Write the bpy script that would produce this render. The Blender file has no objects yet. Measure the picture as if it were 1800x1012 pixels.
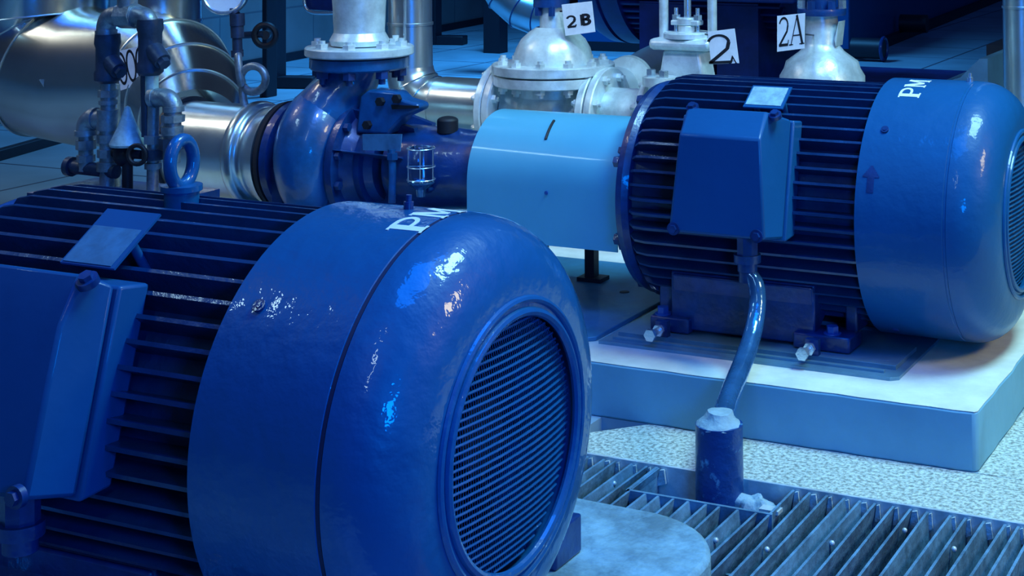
import bpy, bmesh, math, random
from mathutils import Vector, Matrix, noise
S = bpy.context.scene
COL = S.collection
PI = math.pi
# ------------------------------------------------------------------ camera
F_PX, CX, CY = 2781.36, 1176.575, -247.198
CR = Vector((0.9067535, 0.4216118, -0.0064528))
CU = Vector((0.0150415, -0.0170483, 0.9997415))
CF = Vector((-0.4213928, 0.9066162, 0.0218003))
CAM = Vector((0, 0, .993))
cd = bpy.data.cameras.new('camera'); cam = bpy.data.objects.new('camera', cd); COL.objects.link(cam)
m = Matrix((CR, CU, -CF)).transposed().to_4x4(); m.translation = CAM
cam.matrix_world = m
cd.sensor_width = 36; cd.lens = F_PX / 1800 * 36
cd.shift_x = -(CX - 900) / 1800; cd.shift_y = (CY - 506) / 1800
cd.clip_start = .05; cd.clip_end = 100
S.camera = cam
def at(px, py, Y):
    d = CF + CR * ((px - CX) / F_PX) - CU * ((py - CY) / F_PX)
    return CAM + d * (Y / d.y)
def atz(px, py, z):
    d = CF + CR * ((px - CX) / F_PX) - CU * ((py - CY) / F_PX)
    return CAM + d * ((z - CAM.z) / d.z)
# ------------------------------------------------------------------ world and lights
S.view_settings.view_transform = 'Standard'; S.view_settings.look = 'None'
S.view_settings.gamma = 1; S.view_settings.use_curve_mapping = False
S.view_settings.exposure = 0.0
W = bpy.data.worlds.new('world'); S.world = W; W.use_nodes = True
wn, wl = W.node_tree.nodes, W.node_tree.links
bg = wn['Background']
tc = wn.new('ShaderNodeTexCoord'); sp = wn.new('ShaderNodeSeparateXYZ'); wl.new(tc.outputs['Generated'], sp.inputs[0])
cr = wn.new('ShaderNodeValToRGB'); wl.new(sp.outputs['X'], cr.inputs[0])
cr.color_ramp.elements[0].position = .0; cr.color_ramp.elements[0].color = (.022, .036, .075, 1)
cr.color_ramp.elements[1].position = .95; cr.color_ramp.elements[1].color = (.020, .055, .13, 1)
e = cr.color_ramp.elements.new(.40); e.color = (.001, .036, .26, 1)
wl.new(cr.outputs[0], bg.inputs[0]); bg.inputs[1].default_value = 0.6
def area(name, loc, target, sx, sy, power, color, spread=180):
    l = bpy.data.lights.new(name, 'AREA'); l.shape = 'RECTANGLE'; l.size = sx; l.size_y = sy; l.energy = power; l.color = color
    l.spread = math.radians(spread)
    o = bpy.data.objects.new(name, l); COL.objects.link(o); o.location = loc
    o.rotation_euler = (Vector(target) - Vector(loc)).to_track_quat('-Z', 'Y').to_euler()
    return o
area('ceiling_light_over_plinth', (.25, 3.0, 3.4), (-.7, 2.85, 0), 1.2, .9, 76, (.38, .84, 1.0), 130)
area('blue_fill_back', (-4.2, 7.4, 3.1), (-4.3, 7.4, 0), 1.1, 1.1, 100, (.06, .40, 1.0), 112)  # added blue fill that brightens the rear floor
area('highlight_fill_valves', (-1.0, 2.0, 2.9), (-2.3, 3.9, .5), .22, .22, 2.6, (.70, .92, 1.0), 46)  # small added fill that puts highlights on the silver valves
area('blue_fill_centre', (-.7, 1.75, 3.4), (-1.2, 2.4, .2), 1.4, 1.4, 74, (.0, .16, 1.0))  # added softbox, unseen, tints the middle of the scene blue
area('blue_fill_plinth', (.3, .6, .9), (-1.2, 2.6, -.1), .4, .3, 8, (.0, .20, 1.0), 110)  # added low fill so the plinth front turns blue
area('lamp_tube_front', (-.6, -.9, 3.0), (-1.0, 2.0, .4), .12, 1.2, 8, (.6, .9, 1.0))
area('lamp_tube_left', (-3.6, .9, 2.9), (-1.6, 2.6, .4), .9, .12, 3.5, (.5, .82, 1.0), 110)
area('warm_fill_upper_left', (-4.4, 2.4, 2.6), (-3.4, 3.5, .8), .4, .4, 4, (1.0, .93, .80), 90)  # added warm fill, pulls the upper left towards neutral
area('warm_fill_right', (1.7, 2.7, 2.0), (-.6, 2.8, 0), .5, .6, 10, (1.0, .85, .42), 110)  # added warm fill, not a window, greys the plinth's right end
# ------------------------------------------------------------------ materials
def mat(name, col, rough=.5, metal=0, coat=0, bump=0, bscale=20, var=0, vscale=6, col2=None, spec=None, stretch=None, p0=.38, p1=.62, cr_=.06):
    M = bpy.data.materials.new(name); M.use_nodes = True
    n, l = M.node_tree.nodes, M.node_tree.links; b = n['Principled BSDF']
    b.inputs['Base Color'].default_value = (*col, 1); b.inputs['Roughness'].default_value = rough; b.inputs['Metallic'].default_value = metal
    b.inputs['Coat Weight'].default_value = coat; b.inputs['Coat Roughness'].default_value = cr_
    if spec is not None: b.inputs['Specular IOR Level'].default_value = spec
    t = n.new('ShaderNodeTexCoord'); src = t.outputs['Object']
    if stretch:
        mp = n.new('ShaderNodeMapping'); mp.inputs['Scale'].default_value = stretch; l.new(src, mp.inputs[0]); src = mp.outputs[0]
    if var or col2:
        z = n.new('ShaderNodeTexNoise'); z.inputs['Scale'].default_value = vscale; z.inputs['Detail'].default_value = 6; z.inputs['Roughness'].default_value = .65; l.new(src, z.inputs[0])
        r = n.new('ShaderNodeValToRGB'); l.new(z.outputs[0], r.inputs[0])
        c2 = col2 or tuple(c * (1 - var) for c in col)
        r.color_ramp.elements[0].position = p0; r.color_ramp.elements[0].color = (*c2, 1)
        r.color_ramp.elements[1].position = p1; r.color_ramp.elements[1].color = (*col, 1)
        l.new(r.outputs[0], b.inputs['Base Color'])
    if bump:
        z = n.new('ShaderNodeTexNoise'); z.inputs['Scale'].default_value = bscale; z.inputs['Detail'].default_value = 4; l.new(src, z.inputs[0])
        bp = n.new('ShaderNodeBump'); bp.inputs['Strength'].default_value = bump; bp.inputs['Distance'].default_value = .01
        l.new(z.outputs[0], bp.inputs['Height']); l.new(bp.outputs[0], b.inputs['Normal']); l.new(bp.outputs[0], b.inputs['Coat Normal'])
    return M
def tiles(name, c1, c2, mortar, sx, sy, rough=.4, axis='Z', ms=.006):
    M = bpy.data.materials.new(name); M.use_nodes = True
    n, l = M.node_tree.nodes, M.node_tree.links; b = n['Principled BSDF']
    t = n.new('ShaderNodeTexCoord'); mp = n.new('ShaderNodeMapping'); l.new(t.outputs['Object'], mp.inputs[0])
    if axis == 'X': mp.inputs['Rotation'].default_value = (PI / 2, 0, PI / 2)
    if axis == 'Y': mp.inputs['Rotation'].default_value = (PI / 2, 0, 0)
    src = mp.outputs[0]
    if axis == 'X':
        s2 = n.new('ShaderNodeSeparateXYZ'); c = n.new('ShaderNodeCombineXYZ'); l.new(t.outputs['Object'], s2.inputs[0])
        l.new(s2.outputs[1], c.inputs[0]); l.new(s2.outputs[2], c.inputs[1]); src = c.outputs[0]
    if axis == 'Y':
        s2 = n.new('ShaderNodeSeparateXYZ'); c = n.new('ShaderNodeCombineXYZ'); l.new(t.outputs['Object'], s2.inputs[0])
        l.new(s2.outputs[0], c.inputs[0]); l.new(s2.outputs[2], c.inputs[1]); src = c.outputs[0]
    k = n.new('ShaderNodeTexBrick'); l.new(src, k.inputs[0]); k.offset = 0
    k.inputs['Scale'].default_value = 1; k.inputs['Brick Width'].default_value = sx; k.inputs['Row Height'].default_value = sy; k.inputs['Mortar Size'].default_value = ms
    k.inputs['Color1'].default_value = (*c1, 1); k.inputs['Color2'].default_value = (*c2, 1); k.inputs['Mortar'].default_value = (*mortar, 1)
    z = n.new('ShaderNodeTexNoise'); z.inputs['Scale'].default_value = 3; z.inputs['Detail'].default_value = 8; l.new(t.outputs['Object'], z.inputs[0])
    r = n.new('ShaderNodeMapRange'); r.inputs[3].default_value = .55; r.inputs[4].default_value = 1.3; l.new(z.outputs[0], r.inputs[0])
    x = n.new('ShaderNodeMix'); x.data_type = 'RGBA'; x.blend_type = 'MULTIPLY'; x.inputs[0].default_value = 1
    l.new(k.outputs[0], x.inputs[6]); l.new(r.outputs[0], x.inputs[7]); l.new(x.outputs[2], b.inputs['Base Color'])
    b.inputs['Roughness'].default_value = rough
    bp = n.new('ShaderNodeBump'); bp.inputs['Strength'].default_value = .3; bp.inputs['Distance'].default_value = .004; bp.invert = True
    l.new(k.outputs[1], bp.inputs['Height']); l.new(bp.outputs[0], b.inputs['Normal'])
    return M
PAINT = mat('blue_gloss_paint', (.003, .10, .28), .42, 0, .75, .30, 26, .12, 3, None, .25, None, .38, .62, .05)
PAINTR = mat('blue_motor_paint', (.005, .095, .27), .42, 0, .35, .20, 26, .12, 3, None, .2, None, .38, .62, .06)
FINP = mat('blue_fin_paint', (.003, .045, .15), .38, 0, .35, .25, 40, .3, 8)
BOXP = mat('blue_box_paint', (.004, .085, .25), .5, 0, .15, .10, 20, .1, 3, None, .2)
DARKP = mat('dark_blue_paint', (.003, .045, .20), .38, 0, .3, .2, 30, .5, 12)
PUMPP = mat('pump_blue_paint', (.005, .11, .34), .34, 0, .5, .25, 18, .5, 9)
GUARD = mat('light_blue_sheet_metal', (.11, .44, .60), .38, 0, .3, .03, 5, .08, 3)
ALU = mat('aluminium_cladding', (.62, .68, .68), .24, 1, 0, .10, 5, .12, 4)
ALUB = mat('aluminium_cladding_pale', (.60, .70, .74), .28, .9, 0, .14, 9, .15, 6)
SILV = mat('silver_painted_steel', (.74, .84, .84), .34, .30, 0, .25, 22, .35, 14)
BASEP = mat('blue_baseplate_paint', (.05, .24, .42), .5, .1, .1, .3, 14, .35, 7)
GALV = mat('galvanised_steel', (.34, .42, .48), .42, .65, 0, .3, 40, .45, 25)
GALVD = mat('dark_fitting_steel', (.05, .08, .14), .45, .5, 0, .3, 30, .4, 20)
CONDP = mat('blue_conduit_enamel', (.05, .20, .44), .16, .5, .9, .3, 26, .35, 16)
SLEEV = mat('sleeve_steel_paint', (.16, .45, .66), .4, .2, .3, .4, 30, 0, 30, (.006, .06, .24), None, None, .60, .70)
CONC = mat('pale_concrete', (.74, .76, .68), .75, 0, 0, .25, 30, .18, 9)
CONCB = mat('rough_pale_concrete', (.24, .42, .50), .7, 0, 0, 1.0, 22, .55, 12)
PADF = mat('blue_shade_concrete', (.17, .42, .56), .6, 0, 0, .12, 20, .14, 4)  # concrete with the blue shade of the plinth's sides put into its colour
TERR = mat('speckled_terrazzo', (.62, .68, .58), .6, 0, 0, .5, 110, .62, 130, None, None, None, .40, .56)
TRENCH = mat('dark_trench_concrete', (.05, .07, .10), .5, 0, 0, .4, 12, .4, 6)  # dark mottled tone for the trench bottom
GRATE = mat('worn_grating_steel', (.16, .33, .48), .5, .2, 0, .35, 40, .5, 18)
BLACK = mat('black_painted_steel', (.006, .008, .018), .5, 0, 0, .1, 20)
DARKM = mat('dark_machine_paint', (.003, .03, .20), .5, 0, .1, .15, 12, .5, 5)
BOLT = mat('bright_bolt_steel', (.62, .74, .82), .25, .8, 0, .1, 50)
BOLTD = mat('painted_bolt', (.02, .10, .36), .4, .2, .2, .2, 50)
INK = mat('black_ink', (.004, .006, .012), .6)
WHITE = mat('white_sign_paint', (.86, .90, .92), .5, 0, 0, .1, 20, .12, 25)
PLATE = mat('pale_label_metal', (.42, .66, .74), .45, .2, 0, .1, 30, .3, 60)
PLATEB = mat('blue_label_metal', (.06, .22, .42), .45, .2, 0, .1, 30, .3, 30)
FAN = mat('black_fan_plastic', (.004, .006, .02), .6)
SEAM = mat('dark_seam_sealant', (.003, .012, .06), .6)
RUB = mat('dark_gasket', (.01, .012, .02), .8)
TIP = mat('pale_cement_smear', (.50, .62, .62), .8, 0, 0, .6, 60, .3, 30)
MORT = mat('pale_mortar', (.34, .50, .56), .8, 0, 0, .8, 30, .3, 12)
GL = bpy.data.materials.new('clear_glass'); GL.use_nodes = True
b = GL.node_tree.nodes['Principled BSDF']; b.inputs['Transmission Weight'].default_value = 1; b.inputs['Roughness'].default_value = .05; b.inputs['Base Color'].default_value = (.6, .8, 1, 1); b.inputs['IOR'].default_value = 1.35
FLOOR = tiles('floor_tile', (.26, .40, .48), (.22, .36, .44), (.07, .10, .14), .62, .62, .6, 'Z', .008)
WALLT = tiles('wall_tile', (.20, .22, .24), (.18, .20, .22), (.12, .14, .17), .5, .32, .4, 'X', .006)
WALLY = tiles('wall_tile_back', (.24, .30, .34), (.22, .28, .32), (.10, .12, .15), .5, .32, .4, 'Y', .006)
# ------------------------------------------------------------------ mesh builder
def basis(d):
    d = Vector(d).normalized()
    a = Vector((0, 0, 1)) if abs(d.z) < .9 else Vector((0, 1, 0))
    u = d.cross(a).normalized(); v = d.cross(u).normalized()
    return d, u, v
class MB:
    def __init__(s): s.v = []; s.f = []
    def add(s, vs, fs):
        o = len(s.v); s.v += [Vector(p) for p in vs]; s.f += [[i + o for i in f] for f in fs]; return s
    def box(s, x0, x1, y0, y1, z0, z1):
        return s.hexa([(x0, y0, z0), (x1, y0, z0), (x1, y1, z0), (x0, y1, z0)], [(x0, y0, z1), (x1, y0, z1), (x1, y1, z1), (x0, y1, z1)])
    def hexa(s, lo, hi):
        n = len(lo); vs = list(lo) + list(hi)
        return s.add(vs, [list(range(n - 1, -1, -1)), list(range(n, 2 * n))] + [[i, (i + 1) % n, n + (i + 1) % n, n + i] for i in range(n)])
    def prism(s, pts, axis, a0, a1):   # pts 2D polygon, extruded along axis
        def P(p, a): return {'X': (a, p[0], p[1]), 'Y': (p[0], a, p[1]), 'Z': (p[0], p[1], a)}[axis]
        return s.hexa([P(p, a0) for p in pts], [P(p, a1) for p in pts])
    def bar(s, p0, p1, w, h, up=(0, 0, 1)):
        p0, p1 = Vector(p0), Vector(p1); d = (p1 - p0).normalized(); r = d.cross(Vector(up)).normalized(); u = r.cross(d)
        q = [(-w / 2, -h / 2), (w / 2, -h / 2), (w / 2, h / 2), (-w / 2, h / 2)]
        return s.hexa([p0 + r * a + u * b for a, b in q], [p1 + r * a + u * b for a, b in q])
    def lathe(s, prof, o=(0, 0, 0), d=(1, 0, 0), n=48, closed=False):  # prof: (along, radius)
        o = Vector(o); d, u, v = basis(d); vs = []; fs = []
        for a, r in prof:
            for k in range(n):
                t = 2 * PI * k / n; vs.append(o + d * a + (u * math.cos(t) + v * math.sin(t)) * r)
        m_ = len(prof); rng = m_ if closed else m_ - 1
        for i in range(rng):
            j = (i + 1) % m_
            for k in range(n): fs.append([i * n + k, i * n + (k + 1) % n, j * n + (k + 1) % n, j * n + k])
        if not closed:
            if prof[0][1] > 1e-5: fs.append([k for k in range(n)][::-1])
            if prof[-1][1] > 1e-5: fs.append([(m_ - 1) * n + k for k in range(n)])
        return s.add(vs, fs)
    def cyl(s, p0, p1, r, r1=None, n=24):
        p0, p1 = Vector(p0), Vector(p1); L = (p1 - p0).length
        return s.lathe([(0, r), (L, r if r1 is None else r1)], p0, p1 - p0, n)
    def hexnut(s, p, d, r, h): 
        d = Vector(d).normalized(); return s.cyl(Vector(p), Vector(p) + d * h, r, n=6)
    def tube(s, pts, r, n=16, cap=True, closed=False):
        pts = [Vector(p) for p in pts]; N = len(pts); R = r if isinstance(r, (list, tuple)) else [r] * N
        vs = []; fs = []; u = None
        for i, p in enumerate(pts):
            if closed: t = pts[(i + 1) % N] - pts[i - 1]
            else: t = pts[min(i + 1, N - 1)] - pts[max(i - 1, 0)]
            t.normalize()
            if u is None: _, u, _v = basis(t)
            u = (u - t * u.dot(t)).normalized(); w = t.cross(u)
            for k in range(n):
                a = 2 * PI * k / n; vs.append(p + (u * math.cos(a) + w * math.sin(a)) * R[i])
        for i in range(N if closed else N - 1):
            j = (i + 1) % N
            for k in range(n): fs.append([i * n + k, i * n + (k + 1) % n, j * n + (k + 1) % n, j * n + k])
        if cap and not closed: fs.append(list(range(n))[::-1]); fs.append([(N - 1) * n + k for k in range(n)])
        return s.add(vs, fs)
    def torus(s, c, d, R, r, n=40, m_=10):
        c = Vector(c); d, u, v = basis(d)
        return s.tube([c + (u * math.cos(2 * PI * k / n) + v * math.sin(2 * PI * k / n)) * R for k in range(n)], r, m_, closed=True)
    def sphere(s, c, r, sc=(1, 1, 1), n=24, a0=0, a1=PI):
        c = Vector(c); vs = []; fs = []; m_ = n // 2
        for i in range(m_ + 1):
            a = a0 + (a1 - a0) * i / m_
            for k in range(n):
                t = 2 * PI * k / n; vs.append(c + Vector((math.sin(a) * math.cos(t) * sc[0], math.sin(a) * math.sin(t) * sc[1], math.cos(a) * sc[2])) * r)
        for i in range(m_):
            for k in range(n): fs.append([i * n + k, i * n + (k + 1) % n, (i + 1) * n + (k + 1) % n, (i + 1) * n + k])
        return s.add(vs, fs)
    def build(s, name, material, parent=None, bevel=0, ang=38, rot=None):
        me = bpy.data.meshes.new(name)
        off = Vector((0, 0, 0)); q = parent
        if parent is not None: off = Vector(parent['_o'])
        vs = [p - off for p in s.v] if parent is None or not parent.get('_local') else [p - Vector((0, 0, .03)) for p in s.v]
        me.from_pydata([tuple(p) for p in vs], [], s.f)
        bm = bmesh.new(); bm.from_mesh(me); bmesh.ops.remove_doubles(bm, verts=bm.verts, dist=1e-5); bmesh.ops.recalc_face_normals(bm, faces=bm.faces)
        bm.to_mesh(me); bm.free()
        me.shade_smooth(); me.set_sharp_from_angle(angle=math.radians(ang))
        me.materials.append(material)
        o = bpy.data.objects.new(name, me); COL.objects.link(o)
        o['_o'] = tuple(off); 
        if parent is not None:
            o.parent = parent
            if parent.get('_local'): o['_local'] = 1
        if bevel:
            md = o.modifiers.new('bevel', 'BEVEL'); md.width = bevel; md.segments = 2; md.limit_method = 'ANGLE'; md.angle_limit = math.radians(35)
        return o
def thing(name, label, cat, loc, group=None, local=False):
    o = bpy.data.objects.new(name, None); COL.objects.link(o); o.location = loc; o.empty_display_size = .05
    o['label'] = label; o['category'] = cat; o['_o'] = (0, 0, 0) if local else tuple(loc)
    if local: o['_local'] = 1
    if group: o['group'] = group
    return o
def tag(o, label, cat, group=None):
    o['label'] = label; o['category'] = cat
    if group: o['group'] = group
    return o
def struct(o): o['kind'] = 'structure'; return o
def origin_to_base(o):
    me = o.data; xs = [v.co for v in me.vertices]
    c = Vector((sum(v.x for v in xs) / len(xs), sum(v.y for v in xs) / len(xs), min(v.z for v in xs)))
    for v in me.vertices: v.co -= c
    o.location = c; return o
def bez(pts, n=8):   # Catmull-Rom through points
    P = [Vector(p) for p in pts]; out = []
    for i in range(len(P) - 1):
        a = P[max(i - 1, 0)]; b_ = P[i]; c = P[i + 1]; d = P[min(i + 2, len(P) - 1)]
        for k in range(n):
            t = k / n
            out.append(.5 * ((2 * b_) + (c - a) * t + (2 * a - 5 * b_ + 4 * c - d) * t * t + (3 * b_ - a - 3 * c + d) * t ** 3))
    out.append(P[-1]); return out
# ------------------------------------------------------------------ letters (own stroke glyphs in a 1 x 1.4 box)
def arc(cx, cy, rx, ry, a0, a1, n=10): return [(cx + rx * math.cos(math.radians(a0 + (a1 - a0) * k / n)), cy + ry * math.sin(math.radians(a0 + (a1 - a0) * k / n))) for k in range(n + 1)]
GLY = {
 'P': [([(.2, 0), (.2, 1.4)], .24), ([(0, .05), (.42, .05)], .1), ([(0, 1.35), (.45, 1.35)], .1), ([(.2, 1.34), (.5, 1.34)] + arc(.5, 1.0, .33, .34, 90, -90) + [(.2, .66)], .16)],
 'M': [([(.13, 0), (.13, 1.4)], .14), ([(.15, 1.4), (.55, .25)], .24), ([(.55, .25), (.92, 1.4)], .14), ([(.97, 0), (.97, 1.4)], .24), ([(0, .05), (.28, .05)], .1), ([(.78, .05), (1.15, .05)], .1), ([(0, 1.35), (.2, 1.35)], .1), ([(.92, 1.35), (1.15, 1.35)], .1)],
 '2': [(arc(.45, 1.02, .38, .36, 165, 0, 12), .13), ([(.83, 1.02), (.75, .72), (.08, .08)], .16), ([(.03, .08), (.85, .08)], .15), ([(.82, .05), (.9, .3)], .08)],
 'A': [([(.08, 0), (.52, 1.4)], .07), ([(.5, 1.4), (.95, 0)], .18), ([(.22, .45), (.78, .45)], .07), ([(-.06, .03), (.24, .03)], .06), ([(.72, .03), (1.1, .03)], .06)],
 'B': [([(.2, 0), (.2, 1.4)], .24), ([(.2, 1.31), (.5, 1.31)] + arc(.5, 1.04, .28, .27, 90, -90) + [(.2, .77)], .2), ([(.5, .74)] + arc(.5, .4, .33, .32, 90, -90) + [(.2, .08)], .2)],
 'O': [(arc(.45, .7, .4, .66, 0, 360, 24), .13)],
 'S': [(arc(.45, 1.02, .34, .34, 20, 270, 12) + arc(.45, .38, .36, .34, 90, -160, 12), .14)],
 'arrow': [([(.5, 0), (.5, .85)], .42)],
}
def ribbon(mb, pts, w, mp, h, sub=.12):
    q = [Vector((*p, 0)) for p in pts]; r = [q[0]]
    for a, b_ in zip(q, q[1:]):
        n = max(1, int((b_ - a).length / sub)); r += [a + (b_ - a) * (k + 1) / n for k in range(n)]
    top = []; bot = []
    for i, p in enumerate(r):
        t = (r[min(i + 1, len(r) - 1)] - r[max(i - 1, 0)]).normalized(); nn = Vector((-t.y, t.x, 0)) * w / 2
        top.append(p + nn); bot.append(p - nn)
    N = len(r); vs = [mp(p.x, p.y, h) for p in top] + [mp(p.x, p.y, h) for p in bot] + [mp(p.x, p.y, 0) for p in top] + [mp(p.x, p.y, 0) for p in bot]
    fs = []
    for i in range(N - 1):
        fs += [[i, i + 1, N + i + 1, N + i], [2 * N + i, 3 * N + i, 3 * N + i + 1, 2 * N + i + 1], [i, 2 * N + i, 2 * N + i + 1, i + 1], [N + i, N + i + 1, 3 * N + i + 1, 3 * N + i]]
    fs += [[0, N, 3 * N, 2 * N], [N - 1, 3 * N - 1, 4 * N - 1, 2 * N - 1]]
    mb.add(vs, fs)
def glyph(mb, ch, mp, h, dx=0, sc=1, sy=None):
    for pts, w in GLY[ch]:
        ribbon(mb, [(p[0] * sc + dx, p[1] * (sy or sc)) for p in pts], w * sc, mp, h)
exec_order = []
# ================================================================== SETTING
def slab(name, x0, x1, y0, y1, z0, z1, m_): return struct(MB().box(x0, x1, y0, y1, z0, z1).build(name, m_))
# floor in pieces round the drainage trench
YT0, YT1, YP, PT = 2.05, 2.51, 2.69, .103
slab('floor', -9, -.60, YP, 16, -.3, 0, FLOOR); slab('floor', -.60, 2.5, YP, 16, -.3, 0, TERR)
struct(MB().box(-9, -1.40, YT1, YP, -.3, 0).box(-9, -1.55, -.9, YT1, -.3, 0).build('floor', FLOOR))
struct(MB().box(-.677, -.60, YP, 3.9, 0, .001).build('floor', TERR))
struct(MB().prism([(-1.352, YT1), (2.5, YT1), (2.5, YP), (-1.30, YP), (-1.385, 2.60)], 'Z', -.3, 0).build('trim_1', TERR))
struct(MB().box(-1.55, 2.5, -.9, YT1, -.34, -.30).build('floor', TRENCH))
struct(MB().box(-1.36, 2.5, YT1 - .006, YT1, -.05, .001).build('trim_2', SILV, bevel=.001))
# right pad (raised plinth of the two rear pumps)
random.seed(4)
nseg = 60; x0, x1 = -3.2, -.677
def wob(i, s=.003): return random.uniform(-s, s)
fr = [(x0 + (x1 - x0) * k / nseg, YP + wob(k, .002)) for k in range(nseg)] + [(x1 - .006, YP + .002), (x1, YP + .01)]
rt = [(x1 + wob(k, .002), YP + .065 + .05 * k) for k in range(15)] + [(x1, 3.62), (x0, 3.62)]
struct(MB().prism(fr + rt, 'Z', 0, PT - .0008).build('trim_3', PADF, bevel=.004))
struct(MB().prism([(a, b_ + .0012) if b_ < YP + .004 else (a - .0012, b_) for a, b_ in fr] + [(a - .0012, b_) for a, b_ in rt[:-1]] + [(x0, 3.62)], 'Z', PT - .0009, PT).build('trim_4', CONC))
# left pad (rounded corner)
lp = [(-3.2, .7), (-3.2, 2.08)] + [(-3.2 + 2.184 * k / 20, 2.08 + random.uniform(-.003, .003)) for k in range(1, 21)]
lp += [(-1.016 + .16 * math.sin(t), 1.93 + .15 * math.cos(t)) for t in [PI / 2 * k / 12 for k in range(1, 12)]] + [(-.856, 1.92), (-.856, .7)]
struct(MB().prism(lp, 'Z', -.3, PT).build('trim_5', CONCB, bevel=.008))
def wx(y): return -5.83 - (y - 5.32) * .125
struct(MB().prism([(wx(-.9), -.9), (wx(16), 16), (wx(16) - .25, 16), (wx(-.9) - .25, -.9)], 'Z', 0, 3.2).build('wall_left', WALLT))
slab('wall_back', wx(16), 2.5, 15.8, 16, 0, 3.2, WALLY)
struct(MB().prism([(wx(-.9) + .02, -.9), (wx(15.8) + .02, 15.8), (wx(15.8), 15.8), (wx(-.9), -.9)], 'Z', 0, .05).build('baseboard_left', BLACK))
# ================================================================== MOTORS
def make_motor(xa, y, name, label, cowl_text, big):
    """local frame: X along the shaft from the cowl's rear rim, Z up from the pad, axis at z = .296"""
    H = .296
    root = thing(name, label, 'motor', (xa, y, PT), 'blue electric pump motors', local=True)
    AX = (0, 0, H)
    # finned frame
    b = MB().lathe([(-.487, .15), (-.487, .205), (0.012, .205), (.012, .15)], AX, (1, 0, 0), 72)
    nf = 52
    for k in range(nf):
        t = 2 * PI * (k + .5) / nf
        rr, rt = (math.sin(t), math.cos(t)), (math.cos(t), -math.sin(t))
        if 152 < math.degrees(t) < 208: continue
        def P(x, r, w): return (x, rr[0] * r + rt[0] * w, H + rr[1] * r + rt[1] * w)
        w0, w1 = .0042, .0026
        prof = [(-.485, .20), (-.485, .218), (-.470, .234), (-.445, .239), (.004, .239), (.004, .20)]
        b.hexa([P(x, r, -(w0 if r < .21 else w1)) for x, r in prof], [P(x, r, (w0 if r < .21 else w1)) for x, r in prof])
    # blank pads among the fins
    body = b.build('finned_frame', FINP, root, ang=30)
    # end bell at the pump side
    e = MB().lathe([(-.482, .20), (-.488, .216), (-.500, .223), (-.515, .218), (-.522, .195), (-.527, .12), (-.545, .10), (-.552, .06), (-.552, .035), (-.60, .035), (-.60, .001)], AX, (1, 0, 0), 64)
    for k in range(8):
        t = 2 * PI * (k + .5) / 8; c = Vector((-.517, .205 * math.sin(t), H + .205 * math.cos(t)))
        e.hexnut(c, (-1, 0, 0), .012, .012)
    for k in range(6):
        t = 2 * PI * k / 6
        e.bar((-.524, .1 * math.sin(t), H + .1 * math.cos(t)), (-.524, .2 * math.sin(t), H + .2 * math.cos(t)), .012, .012, (1, 0, 0))
    e.build('end_bell', DARKP, root)
    # fan cowl (sheet with thickness)
    G = .259
    outer = [(0, .2475), (.001, .250), (.168, .2505), (.1695, .2485), (.1735, .2485), (.175, .2502)]
    for k in range(13):
        a = PI / 2 * k / 12
        outer.append((.178 + (G - .178) * math.sin(a) ** 1.0, .158 + (.250 - .158) * max(0, math.cos(a)) ** .86))
    inner = [(G - .004, .146), (.235, .150), (.178, .243), (.02, .243), (0, .243)]
    c = MB().lathe(outer + [(G + .0015, .146)] + inner, AX, (1, 0, 0), 128, closed=True)
    cowl = c.build('fan_cowl', PAINTR if not big else PAINT, root, ang=50)
    MB().lathe([(.1692, .2475), (.1692, .2496), (.1738, .2496), (.1738, .2475)], AX, (1, 0, 0), 128, closed=True).build('seam_groove', SEAM if big else PAINTR, cowl)
    # rim beads round the grille
    rb = MB(); rb.torus((G + .001, 0, H), (1, 0, 0), .158, .0045, 96, 8); rb.torus((G + .002, 0, H), (1, 0, 0), .144, .0055, 96, 8)
    rb.build('grille_rim', PAINTR if not big else PAINT, cowl)
    # grille
    g = MB(); R = .1415; n = 34; x0 = G - .010
    def gx(y_, z_): return x0 + .014 * (1 - (y_ * y_ + z_ * z_) / (R * R))
    for k in range(n):
        z_ = -R + 2 * R * (k + .5) / n; L = math.sqrt(max(0, R * R - z_ * z_))
        g.tube([(gx(L * t, z_), L * t, H + z_) for t in [-1, -.75, -.5, -.25, 0, .25, .5, .75, 1]], .0017, 6)
    for k in range(n * 2):
        y_ = -R + 2 * R * (k + .5) / (n * 2); L = math.sqrt(max(0, R * R - y_ * y_))
        g.tube([(gx(y_, L * t) - .0016, y_, H + L * t) for t in [-1, -.6, -.2, .2, .6, 1]], .00045, 4)
    g.build('fan_grille', PAINT, root)
    f = MB().cyl((.19, 0, H), (.215, 0, H), .045).cyl((.1, 0, H), (.12, 0, H), .235, n=48)
    for k in range(7):
        t = 2 * PI * k / 7; u = Vector((0, math.sin(t), math.cos(t))); v = Vector((0, math.cos(t), -math.sin(t)))
        c0 = Vector((.16, 0, H)); 
        f.hexa([c0 + u * .03 - v * .002, c0 + u * .21 - v * .002, c0 + u * .21 + v * .002, c0 + u * .03 + v * .002],
               [c0 + u * .03 + v * .01 + Vector((.05, 0, 0)), c0 + u * .135 + v * .01 + Vector((.05, 0, 0)), c0 + u * .135 + v * .014 + Vector((.05, 0, 0)), c0 + u * .03 + v * .014 + Vector((.05, 0, 0))])
    f.build('cooling_fan', FAN, root)
    def cylmap(xc, ang0, r, scl_u, scl_v):
        # u runs round the cowl towards +Y (away), v runs along -X
        def mp(u_, v_, h):
            a = math.radians(ang0) - u_ * scl_u / r
            return Vector((xc - v_ * scl_v, -(r + h) * math.sin(a), H + (r + h) * math.cos(a)))
        return mp
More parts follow.
